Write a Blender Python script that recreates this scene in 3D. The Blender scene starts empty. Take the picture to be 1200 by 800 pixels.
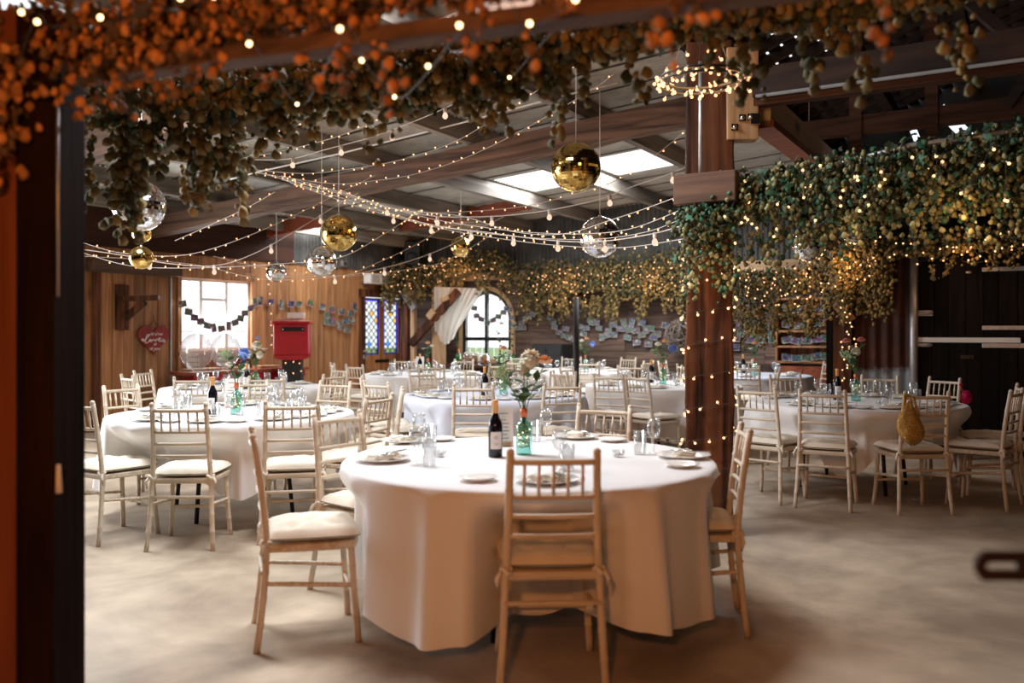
import bpy, math, random
import numpy as np
from mathutils import Vector, Matrix, Euler
random.seed(7)
SC = bpy.context.scene
COL = SC.collection
PI = math.pi
# ------------------------------------------------------------------ camera and room axes
F = 1015.0; H = 1.385; YH = 388.0            # focal length in pixels (1200 wide), eye height, horizon row
def at(px, py, Y): return Vector(((px-600)*Y/F, Y, H+(YH-py)*Y/F))
def on_z(px, py, z):
    Y = (H-z)*F/(py-YH); return Vector(((px-600)*Y/F, Y, z))
CX, CY = -2.16, 18.0                          # far left corner of the barn
_a = math.atan(600/1015)
D1 = Vector((math.sin(_a), math.cos(_a), 0)); D2 = Vector((math.cos(_a), -math.sin(_a), 0))
ROTL = math.atan2(D1.y, D1.x)                 # things on the left wall: local x along the wall, -y into the room
ROTB = math.atan2(D2.y, D2.x)                 # things on the back wall
def P(u, v, z=0.0): return Vector((CX, CY, z)) + D1*u + D2*v
def UV(p): d = Vector((p[0]-CX, p[1]-CY, 0)); return d.dot(D1), d.dot(D2)
def left_u(px, off=0.0):
    c = P(0, off); k = (px-600)/F
    return (k*c.y-c.x)/(D1.x-k*D1.y)
def on_left(px, py, off=0.0):
    p = P(left_u(px, off), off); p.z = H+(YH-py)*p.y/F; return p
def back_v(px, off=0.0):
    c = P(-off, 0); k = (px-600)/F
    return (k*c.y-c.x)/(D2.x-k*D2.y)
def on_back(px, py, off=0.0):
    p = P(-off, back_v(px, off)); p.z = H+(YH-py)*p.y/F; return p
def roof_z(v): return 3.25+0.08*v
# ------------------------------------------------------------------ materials
def new_mat(name):
    m = bpy.data.materials.new(name); m.use_nodes = True
    nt = m.node_tree; nt.nodes.clear()
    out = nt.nodes.new('ShaderNodeOutputMaterial')
    return m, nt, out
def principled(nt, out, **kw):
    b = nt.nodes.new('ShaderNodeBsdfPrincipled')
    for k, v in kw.items():
        b.inputs[k].default_value = v
    nt.links.new(b.outputs[0], out.inputs[0]); return b
def rgba(c): return (c[0], c[1], c[2], 1.0)
def plain(name, col, rough=0.6, metal=0.0, var=0.12, scale=8.0, bump=0.0, bscale=60.0, island=0.0):
    m, nt, out = new_mat(name); b = principled(nt, out, Roughness=rough, Metallic=metal)
    tc = nt.nodes.new('ShaderNodeTexCoord'); n = nt.nodes.new('ShaderNodeTexNoise'); n.inputs['Scale'].default_value = scale; n.inputs['Detail'].default_value = 4
    nt.links.new(tc.outputs['Object'], n.inputs['Vector'])
    r = nt.nodes.new('ShaderNodeValToRGB')
    r.color_ramp.elements[0].color = rgba([c*(1-var) for c in col]); r.color_ramp.elements[1].color = rgba([min(1, c*(1+var)) for c in col])
    r.color_ramp.elements[0].position = .3; r.color_ramp.elements[1].position = .7
    nt.links.new(n.outputs['Fac'], r.inputs[0]); c = r.outputs[0]
    if island: c = island_mix(nt, c, island)
    nt.links.new(c, b.inputs['Base Color'])
    if bump:
        n2 = nt.nodes.new('ShaderNodeTexNoise'); n2.inputs['Scale'].default_value = bscale; nt.links.new(tc.outputs['Object'], n2.inputs['Vector'])
        bp = nt.nodes.new('ShaderNodeBump'); bp.inputs['Strength'].default_value = bump; bp.inputs['Distance'].default_value = .02
        nt.links.new(n2.outputs['Fac'], bp.inputs['Height']); nt.links.new(bp.outputs[0], b.inputs['Normal'])
    return m
def island_mix(nt, c, amt):
    g = nt.nodes.new('ShaderNodeNewGeometry'); mr = nt.nodes.new('ShaderNodeMapRange')
    mr.inputs['To Min'].default_value = 1-amt; mr.inputs['To Max'].default_value = 1+amt
    nt.links.new(g.outputs['Random Per Island'], mr.inputs['Value'])
    mx = nt.nodes.new('ShaderNodeMix'); mx.data_type = 'RGBA'; mx.blend_type = 'MULTIPLY'; mx.inputs[0].default_value = 1
    nt.links.new(c, mx.inputs[6]); nt.links.new(mr.outputs[0], mx.inputs[7]); return mx.outputs[2]
def wood(name, c1, c2, axis='Z', rotz=0.0, scale=3.0, rough=0.65, island=0.25, knots=True, bump=.25, spec=.4):
    """grain stretched along the local axis"""
    m, nt, out = new_mat(name); b = principled(nt, out, Roughness=rough); b.inputs['Specular IOR Level'].default_value = spec
    tc = nt.nodes.new('ShaderNodeTexCoord'); mp0 = nt.nodes.new('ShaderNodeMapping'); mp0.inputs['Rotation'].default_value = (0, 0, -rotz)
    mp = nt.nodes.new('ShaderNodeMapping'); s = [scale*5]*3; s['XYZ'.index(axis)] = scale*.35; mp.inputs['Scale'].default_value = s
    nt.links.new(tc.outputs['Object'], mp0.inputs['Vector']); nt.links.new(mp0.outputs[0], mp.inputs['Vector'])
    g = nt.nodes.new('ShaderNodeNewGeometry'); ad = nt.nodes.new('ShaderNodeVectorMath'); ad.operation = 'ADD'
    sc_ = nt.nodes.new('ShaderNodeMath'); sc_.operation = 'MULTIPLY'; sc_.inputs[1].default_value = 37.0
    nt.links.new(g.outputs['Random Per Island'], sc_.inputs[0]); nt.links.new(mp.outputs[0], ad.inputs[0]); nt.links.new(sc_.outputs[0], ad.inputs[1])
    n = nt.nodes.new('ShaderNodeTexNoise'); n.inputs['Scale'].default_value = 1.0; n.inputs['Detail'].default_value = 6; n.inputs['Distortion'].default_value = 1.2
    nt.links.new(ad.outputs[0], n.inputs['Vector'])
    r = nt.nodes.new('ShaderNodeValToRGB'); r.color_ramp.elements[0].color = rgba(c1); r.color_ramp.elements[1].color = rgba(c2)
    r.color_ramp.elements[0].position = .34; r.color_ramp.elements[1].position = .66
    nt.links.new(n.outputs['Fac'], r.inputs[0]); c = r.outputs[0]
    if knots:
        v = nt.nodes.new('ShaderNodeTexVoronoi'); v.inputs['Scale'].default_value = .33
        mp2 = nt.nodes.new('ShaderNodeMapping'); s2 = [scale*2.2]*3; s2['XYZ'.index(axis)] = scale*1.1; mp2.inputs['Scale'].default_value = s2
        nt.links.new(mp0.outputs[0], mp2.inputs['Vector']); nt.links.new(mp2.outputs[0], v.inputs['Vector'])
        mr = nt.nodes.new('ShaderNodeMapRange'); mr.inputs['From Min'].default_value = .03; mr.inputs['From Max'].default_value = .13; mr.inputs['To Min'].default_value = .35
        nt.links.new(v.outputs['Distance'], mr.inputs['Value'])
        mx = nt.nodes.new('ShaderNodeMix'); mx.data_type = 'RGBA'; mx.blend_type = 'MULTIPLY'; mx.inputs[0].default_value = 1
        nt.links.new(c, mx.inputs[6]); nt.links.new(mr.outputs[0], mx.inputs[7]); c = mx.outputs[2]
    if island: c = island_mix(nt, c, island)
    nt.links.new(c, b.inputs['Base Color'])
    if bump:
        bp = nt.nodes.new('ShaderNodeBump'); bp.inputs['Strength'].default_value = bump; bp.inputs['Distance'].default_value = .01
        nt.links.new(n.outputs['Fac'], bp.inputs['Height']); nt.links.new(bp.outputs[0], b.inputs['Normal'])
    return m
def emit(name, col, strength):
    m, nt, out = new_mat(name); e = nt.nodes.new('ShaderNodeEmission'); e.inputs[0].default_value = rgba(col); e.inputs[1].default_value = strength
    nt.links.new(e.outputs[0], out.inputs[0]); m.cycles.emission_sampling = 'NONE'; return m
def thin_glass(name, tint=(1, 1, 1), refl=1.0, body=0.0, bodycol=(1, 1, 1)):
    """a thin clear wall: see-through, with a fresnel gloss"""
    m, nt, out = new_mat(name)
    t = nt.nodes.new('ShaderNodeBsdfTransparent'); t.inputs[0].default_value = rgba(tint)
    g = nt.nodes.new('ShaderNodeBsdfGlossy'); g.inputs['Roughness'].default_value = .04
    lw = nt.nodes.new('ShaderNodeLayerWeight'); lw.inputs[0].default_value = .35
    ml = nt.nodes.new('ShaderNodeMath'); ml.operation = 'MULTIPLY_ADD'; ml.inputs[1].default_value = .55*refl; ml.inputs[2].default_value = .05*refl; ml.use_clamp = True
    nt.links.new(lw.outputs['Facing'], ml.inputs[0])
    base = t.outputs[0]
    if body:
        d = nt.nodes.new('ShaderNodeBsdfDiffuse'); d.inputs[0].default_value = rgba(bodycol)
        mb = nt.nodes.new('ShaderNodeMixShader'); mb.inputs[0].default_value = body
        nt.links.new(base, mb.inputs[1]); nt.links.new(d.outputs[0], mb.inputs[2]); base = mb.outputs[0]
    mx = nt.nodes.new('ShaderNodeMixShader'); nt.links.new(ml.outputs[0], mx.inputs[0]); nt.links.new(base, mx.inputs[1]); nt.links.new(g.outputs[0], mx.inputs[2])
    nt.links.new(mx.outputs[0], out.inputs[0]); return m
def metal(name, col, rough=.35): return plain(name, col, rough, 1.0, .06, 20)
M = {}
M['board_v'] = wood('warm_boards_upright', (.24, .1, .038), (.46, .225, .09), 'Z', 0, 2.6, .6, .32)
M['board_h'] = wood('grey_brown_boards_level', (.05, .03, .022), (.15, .095, .068), 'X', ROTB, 2.2, .7, .4)
M['pine_d2'] = wood('pale_timber_across', (.34, .2, .1), (.55, .36, .2), 'X', ROTB, 2.5, .6, .15)
M['pine_d1'] = wood('pale_timber_along', (.4, .22, .11), (.6, .38, .21), 'X', ROTL, 2.5, .6, .15)
M['pine_lit'] = wood('lamplit_pale_timber', (.62, .4, .24), (.8, .58, .38), 'X', ROTL, 2.5, .6, .15)  # paler than the other timber: flood lamp light put into the colour
M['pine_v'] = wood('pale_timber_upright', (.42, .25, .12), (.66, .45, .26), 'Z', 0, 2.5, .6, .15)
M['old_d2'] = wood('old_timber_across', (.045, .022, .014), (.19, .1, .06), 'X', ROTB, 1.8, .75, .2)
M['old_d1'] = wood('old_timber_along', (.04, .022, .015), (.13, .075, .05), 'X', ROTL, 1.8, .75, .2)
M['old_v'] = wood('old_timber_upright', (.018, .008, .006), (.19, .07, .03), 'Z', 0, 1.9, .7, .15, bump=.5, spec=.2)
M['dark_v'] = wood('tarred_boards_upright', (.003, .0025, .002), (.011, .007, .006), 'Z', 0, 2.0, .75, .4, bump=.5, spec=.12)
M['red_d2'] = wood('red_painted_timber', (.16, .03, .012), (.28, .07, .03), 'X', ROTB, 2, .6, .1)
M['purlin'] = wood('grey_purlin_timber', (.1, .085, .07), (.24, .205, .17), 'X', ROTL, 1.6, .8, .2, False)
M['brown_d2'] = wood('dull_brown_timber', (.035, .014, .008), (.1, .042, .022), 'X', ROTB, 2, .8, .15, spec=.15)
M['dullpipe'] = plain('dull_grey_pipe', (.16, .16, .16), .7, 0, .1)
M['redtop'] = wood('red_stained_wood', (.2, .04, .018), (.36, .1, .045), 'X', ROTL, 2, .45, .1, False)
M['lime'] = wood('limewashed_beech', (.52, .42, .315), (.74, .645, .52), 'Z', 0, 6, .5, .06, False, .12)
M['lime_x'] = wood('limewashed_beech_level', (.52, .42, .315), (.74, .645, .52), 'X', 0, 6, .5, .06, False, .12)
M['cushion'] = plain('cream_cotton', (.78, .71, .59), .9, 0, .05, 12, .15, 300)
M['plate'] = plain('white_china', (.86, .84, .8), .18, 0, .02)
M['napkin'] = plain('cream_linen', (.8, .75, .64), .9, 0, .06, 20, .2, 250)
M['steel'] = metal('polished_steel', (.75, .74, .72), .18)
M['gal'] = plain('galvanised_pipe', (.5, .52, .54), .45, .7, .15, 15)
M['iron'] = plain('black_iron', (.012, .012, .013), .5, .4, .2)
M['black'] = plain('matt_black', (.014, .014, .016), .6, 0, .2)
M['white'] = plain('white_paint', (.8, .78, .74), .5, 0, .05)
M['card'] = plain('white_card', (.82, .8, .76), .8, 0, .03)
M['glass'] = thin_glass('clear_glass', (.98, .985, .985), 1.0, .02, (.9, .9, .9))
M['pane'] = thin_glass('window_glass', (1, 1, 1), .35)
M['teal'] = thin_glass('teal_bottle_glass', (.5, .86, .8), 1.0, .1, (.2, .62, .55))
M['green_glass'] = thin_glass('green_bottle_glass', (.1, .5, .16), 1.0, .3, (.02, .22, .06))
M['wine'] = plain('dark_wine_bottle', (.006, .006, .012), .08, 0, .2)
M['foil'] = plain('amber_bottle_foil', (.7, .33, .09), .35, .3, .15)
M['copper'] = plain('copper_bottle_neck', (.62, .16, .06), .3, .6, .1)
M['ribbon'] = plain('amber_wire', (.62, .33, .1), .4, .5, .3, 40)
M['stem'] = plain('green_stem', (.06, .16, .04), .7, 0, .3)
M['leaf'] = plain('green_leaf', (.05, .12, .035), .6, 0, .4, 20)
M['leaf_pale'] = plain('pale_green_leaf', (.25, .36, .17), .7, 0, .3, 20)
M['petal_white'] = plain('cream_petal', (.9, .86, .72), .8, 0, .1, 30)
M['petal_peach'] = plain('peach_petal', (.85, .5, .3), .8, 0, .15, 30)
M['petal_blue'] = plain('blue_petal', (.28, .42, .8), .8, 0, .15, 30)
M['petal_pink'] = plain('pink_petal', (.75, .3, .28), .8, 0, .15, 30)
M['wire_white'] = plain('white_cable', (.72, .64, .58), .6, 0, .05)
M['wire_dark'] = plain('dark_wire', (.03, .03, .025), .6, 0, .1)
M['fairy'] = emit('fairy_bulb_glow', (1, .47, .2), 3.4)
M['festoon'] = emit('festoon_bulb_glow', (1, .62, .45), 1.15)
M['lampamber'] = emit('amber_bulb_glow', (1, .62, .28), 7)
M['red'] = plain('letterbox_red', (.46, .008, .02), .35, 0, .1)
M['rust_iron'] = plain('dark_rusty_iron', (.02, .008, .005), .6, .3, .3)
M['heart'] = wood('deep_red_wood', (.16, .012, .01), (.3, .03, .018), 'X', ROTL, 4, .6, .2, False)
M['bark'] = plain('dried_twig', (.2, .165, .14), .9, 0, .3)
M['hop'] = [plain('hop_cone_olive', (.15, .115, .038), .8, 0, .25, 30, island=.35), plain('hop_cone_gold', (.27, .185, .06), .8, 0, .25, 30, island=.35),
            plain('hop_cone_green', (.07, .08, .032), .8, 0, .25, 30, island=.35), plain('hop_leaf_dark', (.035, .05, .025), .7, 0, .4, 30, island=.4)]
M['hopgreen'] = [plain('fresh_hop_cone', (.27, .28, .14), .8, 0, .25, 30, island=.35), plain('fresh_hop_cone_dull', (.13, .13, .055), .8, 0, .25, 30, island=.35),
            plain('fresh_hop_leaf', (.025, .1, .055), .6, 0, .4, 30, island=.4), plain('old_hop_leaf', (.03, .04, .02), .7, 0, .4, 30, island=.4)]
M['hopbrown'] = [plain('lamplit_hop_cone_brown', (.36, .14, .035), .8, 0, .25, 30, island=.4), plain('lamplit_hop_cone_tan', (.45, .19, .05), .8, 0, .25, 30, island=.4),  # orange of the near lamp put into the cone colours
            plain('dry_hop_cone_dark', (.11, .06, .025), .8, 0, .25, 30, island=.4), plain('dry_hop_leaf', (.06, .04, .02), .7, 0, .4, 30, island=.4)]
def mat_floor():
    m, nt, out = new_mat('worn_concrete'); b = principled(nt, out, Roughness=.5)
    tc = nt.nodes.new('ShaderNodeTexCoord')
    n = nt.nodes.new('ShaderNodeTexNoise'); n.inputs['Scale'].default_value = .9; n.inputs['Detail'].default_value = 8; n.inputs['Roughness'].default_value = .62; n.inputs['Distortion'].default_value = .6
    n2 = nt.nodes.new('ShaderNodeTexNoise'); n2.inputs['Scale'].default_value = 5.0; n2.inputs['Detail'].default_value = 8
    for k in (n, n2): nt.links.new(tc.outputs['Object'], k.inputs['Vector'])
    r = nt.nodes.new('ShaderNodeValToRGB'); r.color_ramp.elements[0].color = (.29, .22, .155, 1); r.color_ramp.elements[1].color = (.54, .435, .32, 1)
    r.color_ramp.elements[0].position = .36; r.color_ramp.elements[1].position = .62
    nt.links.new(n.outputs['Fac'], r.inputs[0])
    mr = nt.nodes.new('ShaderNodeMapRange'); mr.inputs['From Min'].default_value = .3; mr.inputs['From Max'].default_value = .7; mr.inputs['To Min'].default_value = .86; mr.inputs['To Max'].default_value = 1.1
    nt.links.new(n2.outputs['Fac'], mr.inputs['Value'])
    mx = nt.nodes.new('ShaderNodeMix'); mx.data_type = 'RGBA'; mx.blend_type = 'MULTIPLY'; mx.inputs[0].default_value = 1
    nt.links.new(r.outputs[0], mx.inputs[6]); nt.links.new(mr.outputs[0], mx.inputs[7]); nt.links.new(mx.outputs[2], b.inputs['Base Color'])
    mr2 = nt.nodes.new('ShaderNodeMapRange'); mr2.inputs['To Min'].default_value = .38; mr2.inputs['To Max'].default_value = .75
    nt.links.new(n2.outputs['Fac'], mr2.inputs['Value']); nt.links.new(mr2.outputs[0], b.inputs['Roughness'])
    bp = nt.nodes.new('ShaderNodeBump'); bp.inputs['Strength'].default_value = .08; nt.links.new(n2.outputs['Fac'], bp.inputs['Height']); nt.links.new(bp.outputs[0], b.inputs['Normal'])
    return m
M['floor'] = mat_floor()
def mat_cloth(name, col):
    m, nt, out = new_mat(name); b = principled(nt, out, Roughness=.85)
    b.inputs['Base Color'].default_value = rgba(col)
    try: b.inputs['Sheen Weight'].default_value = .15
    except Exception: pass
    tc = nt.nodes.new('ShaderNodeTexCoord'); n2 = nt.nodes.new('ShaderNodeTexNoise'); n2.inputs['Scale'].default_value = 400; nt.links.new(tc.outputs['Object'], n2.inputs['Vector'])
    n3 = nt.nodes.new('ShaderNodeTexNoise'); n3.inputs['Scale'].default_value = 7; n3.inputs['Detail'].default_value = 3; nt.links.new(tc.outputs['Object'], n3.inputs['Vector'])
    ad = nt.nodes.new('ShaderNodeMath'); ad.operation = 'MULTIPLY_ADD'; ad.inputs[1].default_value = 2.5; nt.links.new(n3.outputs['Fac'], ad.inputs[0]); nt.links.new(n2.outputs['Fac'], ad.inputs[2])
    bp = nt.nodes.new('ShaderNodeBump'); bp.inputs['Strength'].default_value = .12; bp.inputs['Distance'].default_value = .01
    nt.links.new(ad.outputs[0], bp.inputs['Height']); nt.links.new(bp.outputs[0], b.inputs['Normal']); return m
M['cloth'] = mat_cloth('white_table_linen', (.79, .78, .785))
M['cloth_cool_lit'] = mat_cloth('cool_lit_table_linen', (.7, .74, .86))  # cool daylight on white linen put into the colour
def mat_corr(name, c1, c2, c3, rough=.6, zlim=None):
    m, nt, out = new_mat(name); b = principled(nt, out, Roughness=rough, Metallic=.15)
    tc = nt.nodes.new('ShaderNodeTexCoord'); n = nt.nodes.new('ShaderNodeTexNoise'); n.inputs['Scale'].default_value = 2.5; n.inputs['Detail'].default_value = 8; n.inputs['Roughness'].default_value = .7
    nt.links.new(tc.outputs['Object'], n.inputs['Vector'])
    r = nt.nodes.new('ShaderNodeValToRGB'); r.color_ramp.elements[0].color = rgba(c1); r.color_ramp.elements[0].position = .35
    r.color_ramp.elements[1].color = rgba(c2); r.color_ramp.elements[1].position = .62; e = r.color_ramp.elements.new(.78); e.color = rgba(c3)
    nt.links.new(n.outputs['Fac'], r.inputs[0]); c = r.outputs[0]
    if zlim:
        sx = nt.nodes.new('ShaderNodeSeparateXYZ'); nt.links.new(tc.outputs['Object'], sx.inputs[0])
        ad = nt.nodes.new('ShaderNodeMath'); ad.operation = 'MULTIPLY_ADD'; ad.inputs[1].default_value = -.45; nt.links.new(n.outputs['Fac'], ad.inputs[0]); nt.links.new(sx.outputs['Z'], ad.inputs[2])
        mr = nt.nodes.new('ShaderNodeMapRange'); mr.inputs['From Min'].default_value = zlim-.22; mr.inputs['From Max'].default_value = zlim-.3; nt.links.new(ad.outputs[0], mr.inputs['Value'])
        mx = nt.nodes.new('ShaderNodeMix'); mx.data_type = 'RGBA'; mx.inputs[7].default_value = (.3, .36, .42, 1)
        nt.links.new(mr.outputs[0], mx.inputs[0]); nt.links.new(c, mx.inputs[6]); c = mx.outputs[2]
    nt.links.new(c, b.inputs['Base Color']); return m
M['roof'] = mat_corr('grey_fibre_roof_sheet', (.3, .285, .255), (.45, .43, .39), (.52, .5, .45), .8)
M['corr_dark'] = mat_corr('weathered_zinc_sheet', (.035, .034, .032), (.1, .095, .085), (.22, .2, .17), .55)
M['rust'] = mat_corr('rusty_sheet', (.03, .01, .006), (.085, .026, .014), (.15, .1, .085), .7, .95)
def mat_mirror(name, col):
    m, nt, out = new_mat(name); b = principled(nt, out, Roughness=.09, Metallic=1.0); b.inputs['Base Color'].default_value = rgba(col)
    g = nt.nodes.new('ShaderNodeNewGeometry')
    r = nt.nodes.new('ShaderNodeMapRange'); r.inputs['To Min'].default_value = .05; r.inputs['To Max'].default_value = .16
    nt.links.new(g.outputs['Random Per Island'], r.inputs['Value']); nt.links.new(r.outputs[0], b.inputs['Roughness']); return m
M['gold'] = mat_mirror('gold_mirror_tile', (.72, .5, .16)); M['silver'] = mat_mirror('silver_mirror_tile', (.83, .83, .84))
def mat_photo():
    m, nt, out = new_mat('photo_picture'); b = principled(nt, out, Roughness=.3)
    tc = nt.nodes.new('ShaderNodeTexCoord'); oi = nt.nodes.new('ShaderNodeObjectInfo'); ad = nt.nodes.new('ShaderNodeVectorMath'); ad.operation = 'ADD'
    ml = nt.nodes.new('ShaderNodeMath'); ml.operation = 'MULTIPLY'; ml.inputs[1].default_value = 91; nt.links.new(oi.outputs['Random'], ml.inputs[0])
    nt.links.new(tc.outputs['Object'], ad.inputs[0]); nt.links.new(ml.outputs[0], ad.inputs[1])
    n = nt.nodes.new('ShaderNodeTexNoise'); n.inputs['Scale'].default_value = 19; n.inputs['Detail'].default_value = 1; nt.links.new(ad.outputs[0], n.inputs['Vector'])
    r = nt.nodes.new('ShaderNodeValToRGB'); els = r.color_ramp.elements
    els[0].position = .3; els[0].color = (.02, .03, .05, 1); els[1].position = .8; els[1].color = (.6, .52, .46, 1)
    for p, c in ((.4, (.03, .05, .09)), (.43, (.08, .3, .55)), (.49, (.06, .1, .16)), (.52, (.3, .14, .1)), (.57, (.03, .06, .03)), (.62, (.12, .26, .12)), (.66, (.6, .42, .34))): e = els.new(p); e.color = rgba(c)
    nt.links.new(n.outputs['Fac'], r.inputs[0])
    hs = nt.nodes.new('ShaderNodeHueSaturation'); hs.inputs['Value'].default_value = .6; mr = nt.nodes.new('ShaderNodeMapRange'); mr.inputs['To Min'].default_value = .15; mr.inputs['To Max'].default_value = .85
    nt.links.new(oi.outputs['Random'], mr.inputs['Value']); nt.links.new(mr.outputs[0], hs.inputs['Hue']); nt.links.new(r.outputs[0], hs.inputs['Color'])
    nt.links.new(hs.outputs[0], b.inputs['Base Color']); return m
M['photo'] = mat_photo()
def mat_gauze():
    m, nt, out = new_mat('white_gauze'); t = nt.nodes.new('ShaderNodeBsdfTransparent'); d = nt.nodes.new('ShaderNodeBsdfDiffuse'); d.inputs[0].default_value = (.88, .85, .8, 1)
    tr = nt.nodes.new('ShaderNodeBsdfTranslucent'); tr.inputs[0].default_value = (.9, .88, .84, 1)
    a = nt.nodes.new('ShaderNodeMixShader'); a.inputs[0].default_value = .4; nt.links.new(d.outputs[0], a.inputs[1]); nt.links.new(tr.outputs[0], a.inputs[2])
    mx = nt.nodes.new('ShaderNodeMixShader'); mx.inputs[0].default_value = .82; nt.links.new(t.outputs[0], mx.inputs[1]); nt.links.new(a.outputs[0], mx.inputs[2]); nt.links.new(mx.outputs[0], out.inputs[0]); return m
M['gauze'] = mat_gauze()
M['balloon'] = thin_glass('clear_balloon', (.97, .95, .95), .7, .16, (.95, .93, .93))
def mat_stained():
    """leaded diamonds, pale lights with a few coloured ones, blue border; local x 0..1 and z 0..1 by the pane's own size"""
    m, nt, out = new_mat('leaded_glass'); L = nt.links.new
    tc = nt.nodes.new('ShaderNodeTexCoord'); sx = nt.nodes.new('ShaderNodeSeparateXYZ'); L(tc.outputs['Generated'], sx.inputs[0])
    def mth(op, a, b=None, clamp=False):
        n = nt.nodes.new('ShaderNodeMath'); n.operation = op; n.use_clamp = clamp
        for i, q in enumerate((a, b)):
            if q is None: continue
            if isinstance(q, (int, float)): n.inputs[i].default_value = q
            else: L(q, n.inputs[i])
        return n.outputs[0]
    x = sx.outputs['X']; z = sx.outputs['Z']
    a = mth('ADD', mth('MULTIPLY', x, 3.0), mth('MULTIPLY', z, 8.0)); b = mth('SUBTRACT', mth('MULTIPLY', x, 3.0), mth('MULTIPLY', z, 8.0))
    def line(q): return mth('GREATER_THAN', mth('ABSOLUTE', mth('SUBTRACT', mth('FRACT', mth('ADD', q, 40.0)), .5)), .43)
    lead = mth('MAXIMUM', line(a), line(b))
    ex = mth('GREATER_THAN', mth('ABSOLUTE', mth('SUBTRACT', x, .5)), .4); ez = mth('GREATER_THAN', mth('ABSOLUTE', mth('SUBTRACT', z, .5)), .475)
    border = mth('MAXIMUM', ex, ez)
    wn = nt.nodes.new('ShaderNodeTexWhiteNoise'); wn.noise_dimensions = '2D'; cb = nt.nodes.new('ShaderNodeCombineXYZ')
    L(mth('FLOOR', mth('ADD', a, 40.0)), cb.inputs[0]); L(mth('FLOOR', mth('ADD', b, 40.0)), cb.inputs[1]); L(cb.outputs[0], wn.inputs[0])
    r = nt.nodes.new('ShaderNodeValToRGB'); r.color_ramp.interpolation = 'CONSTANT'; els = r.color_ramp.elements
    els[0].color = (.8, .83, .85, 1); els[1].position = .95; els[1].color = (.85, .62, .25, 1)
    for p, c in ((.4, (.7, .75, .8)), (.62, (.85, .85, .78)), (.965, (.3, .5, .85))): e = els.new(p); e.color = rgba(c)
    L(wn.outputs['Value'], r.inputs[0])
    mx = nt.nodes.new('ShaderNodeMix'); mx.data_type = 'RGBA'; L(border, mx.inputs[0]); L(r.outputs[0], mx.inputs[6]); mx.inputs[7].default_value = (.12, .12, .75, 1)
    t = nt.nodes.new('ShaderNodeBsdfTransparent'); L(mx.outputs[2], t.inputs[0])
    d = nt.nodes.new('ShaderNodeBsdfDiffuse'); d.inputs[0].default_value = (.05, .05, .05, 1)
    ms = nt.nodes.new('ShaderNodeMixShader'); L(mth('MULTIPLY', lead, mth('SUBTRACT', 1.0, border)), ms.inputs[0]); L(t.outputs[0], ms.inputs[1]); L(d.outputs[0], ms.inputs[2]); L(ms.outputs[0], out.inputs[0])
    return m
M['stained'] = mat_stained()
M['lawn'] = plain('outside_grass', (.2, .3, .1), .9, 0, .3, 3)
M['sequin'] = plain('gold_sequins', (.55, .32, .08), .35, .6, .5, 90, .6, 200)
M['pinkbag'] = plain('pink_satin', (.6, .01, .13), .4, 0, .3, 20)
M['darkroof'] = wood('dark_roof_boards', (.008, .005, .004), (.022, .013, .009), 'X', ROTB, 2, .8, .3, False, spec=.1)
M['eaves'] = wood('brown_eaves_board', (.03, .012, .008), (.06, .024, .014), 'X', ROTL, 2, .8, .2, False, spec=.2)
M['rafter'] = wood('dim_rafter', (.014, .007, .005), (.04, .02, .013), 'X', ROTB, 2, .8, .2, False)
M['sweets'] = plain('mixed_sweets', (.45, .2, .1), .5, 0, .9, 60)
M['lamplit_board'] = wood('orange_lamplit_board', (.11, .028, .008), (.2, .055, .016), 'Z', 0, 2, .6, .1, spec=.2)  # orange lamp light on the board put into its colour
M['dark_post'] = wood('near_black_post', (.006, .003, .002), (.022, .009, .006), 'Z', 0, 2, .8, .2, spec=.05)  # made near black so the front lamp leaves the posts dark
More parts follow.
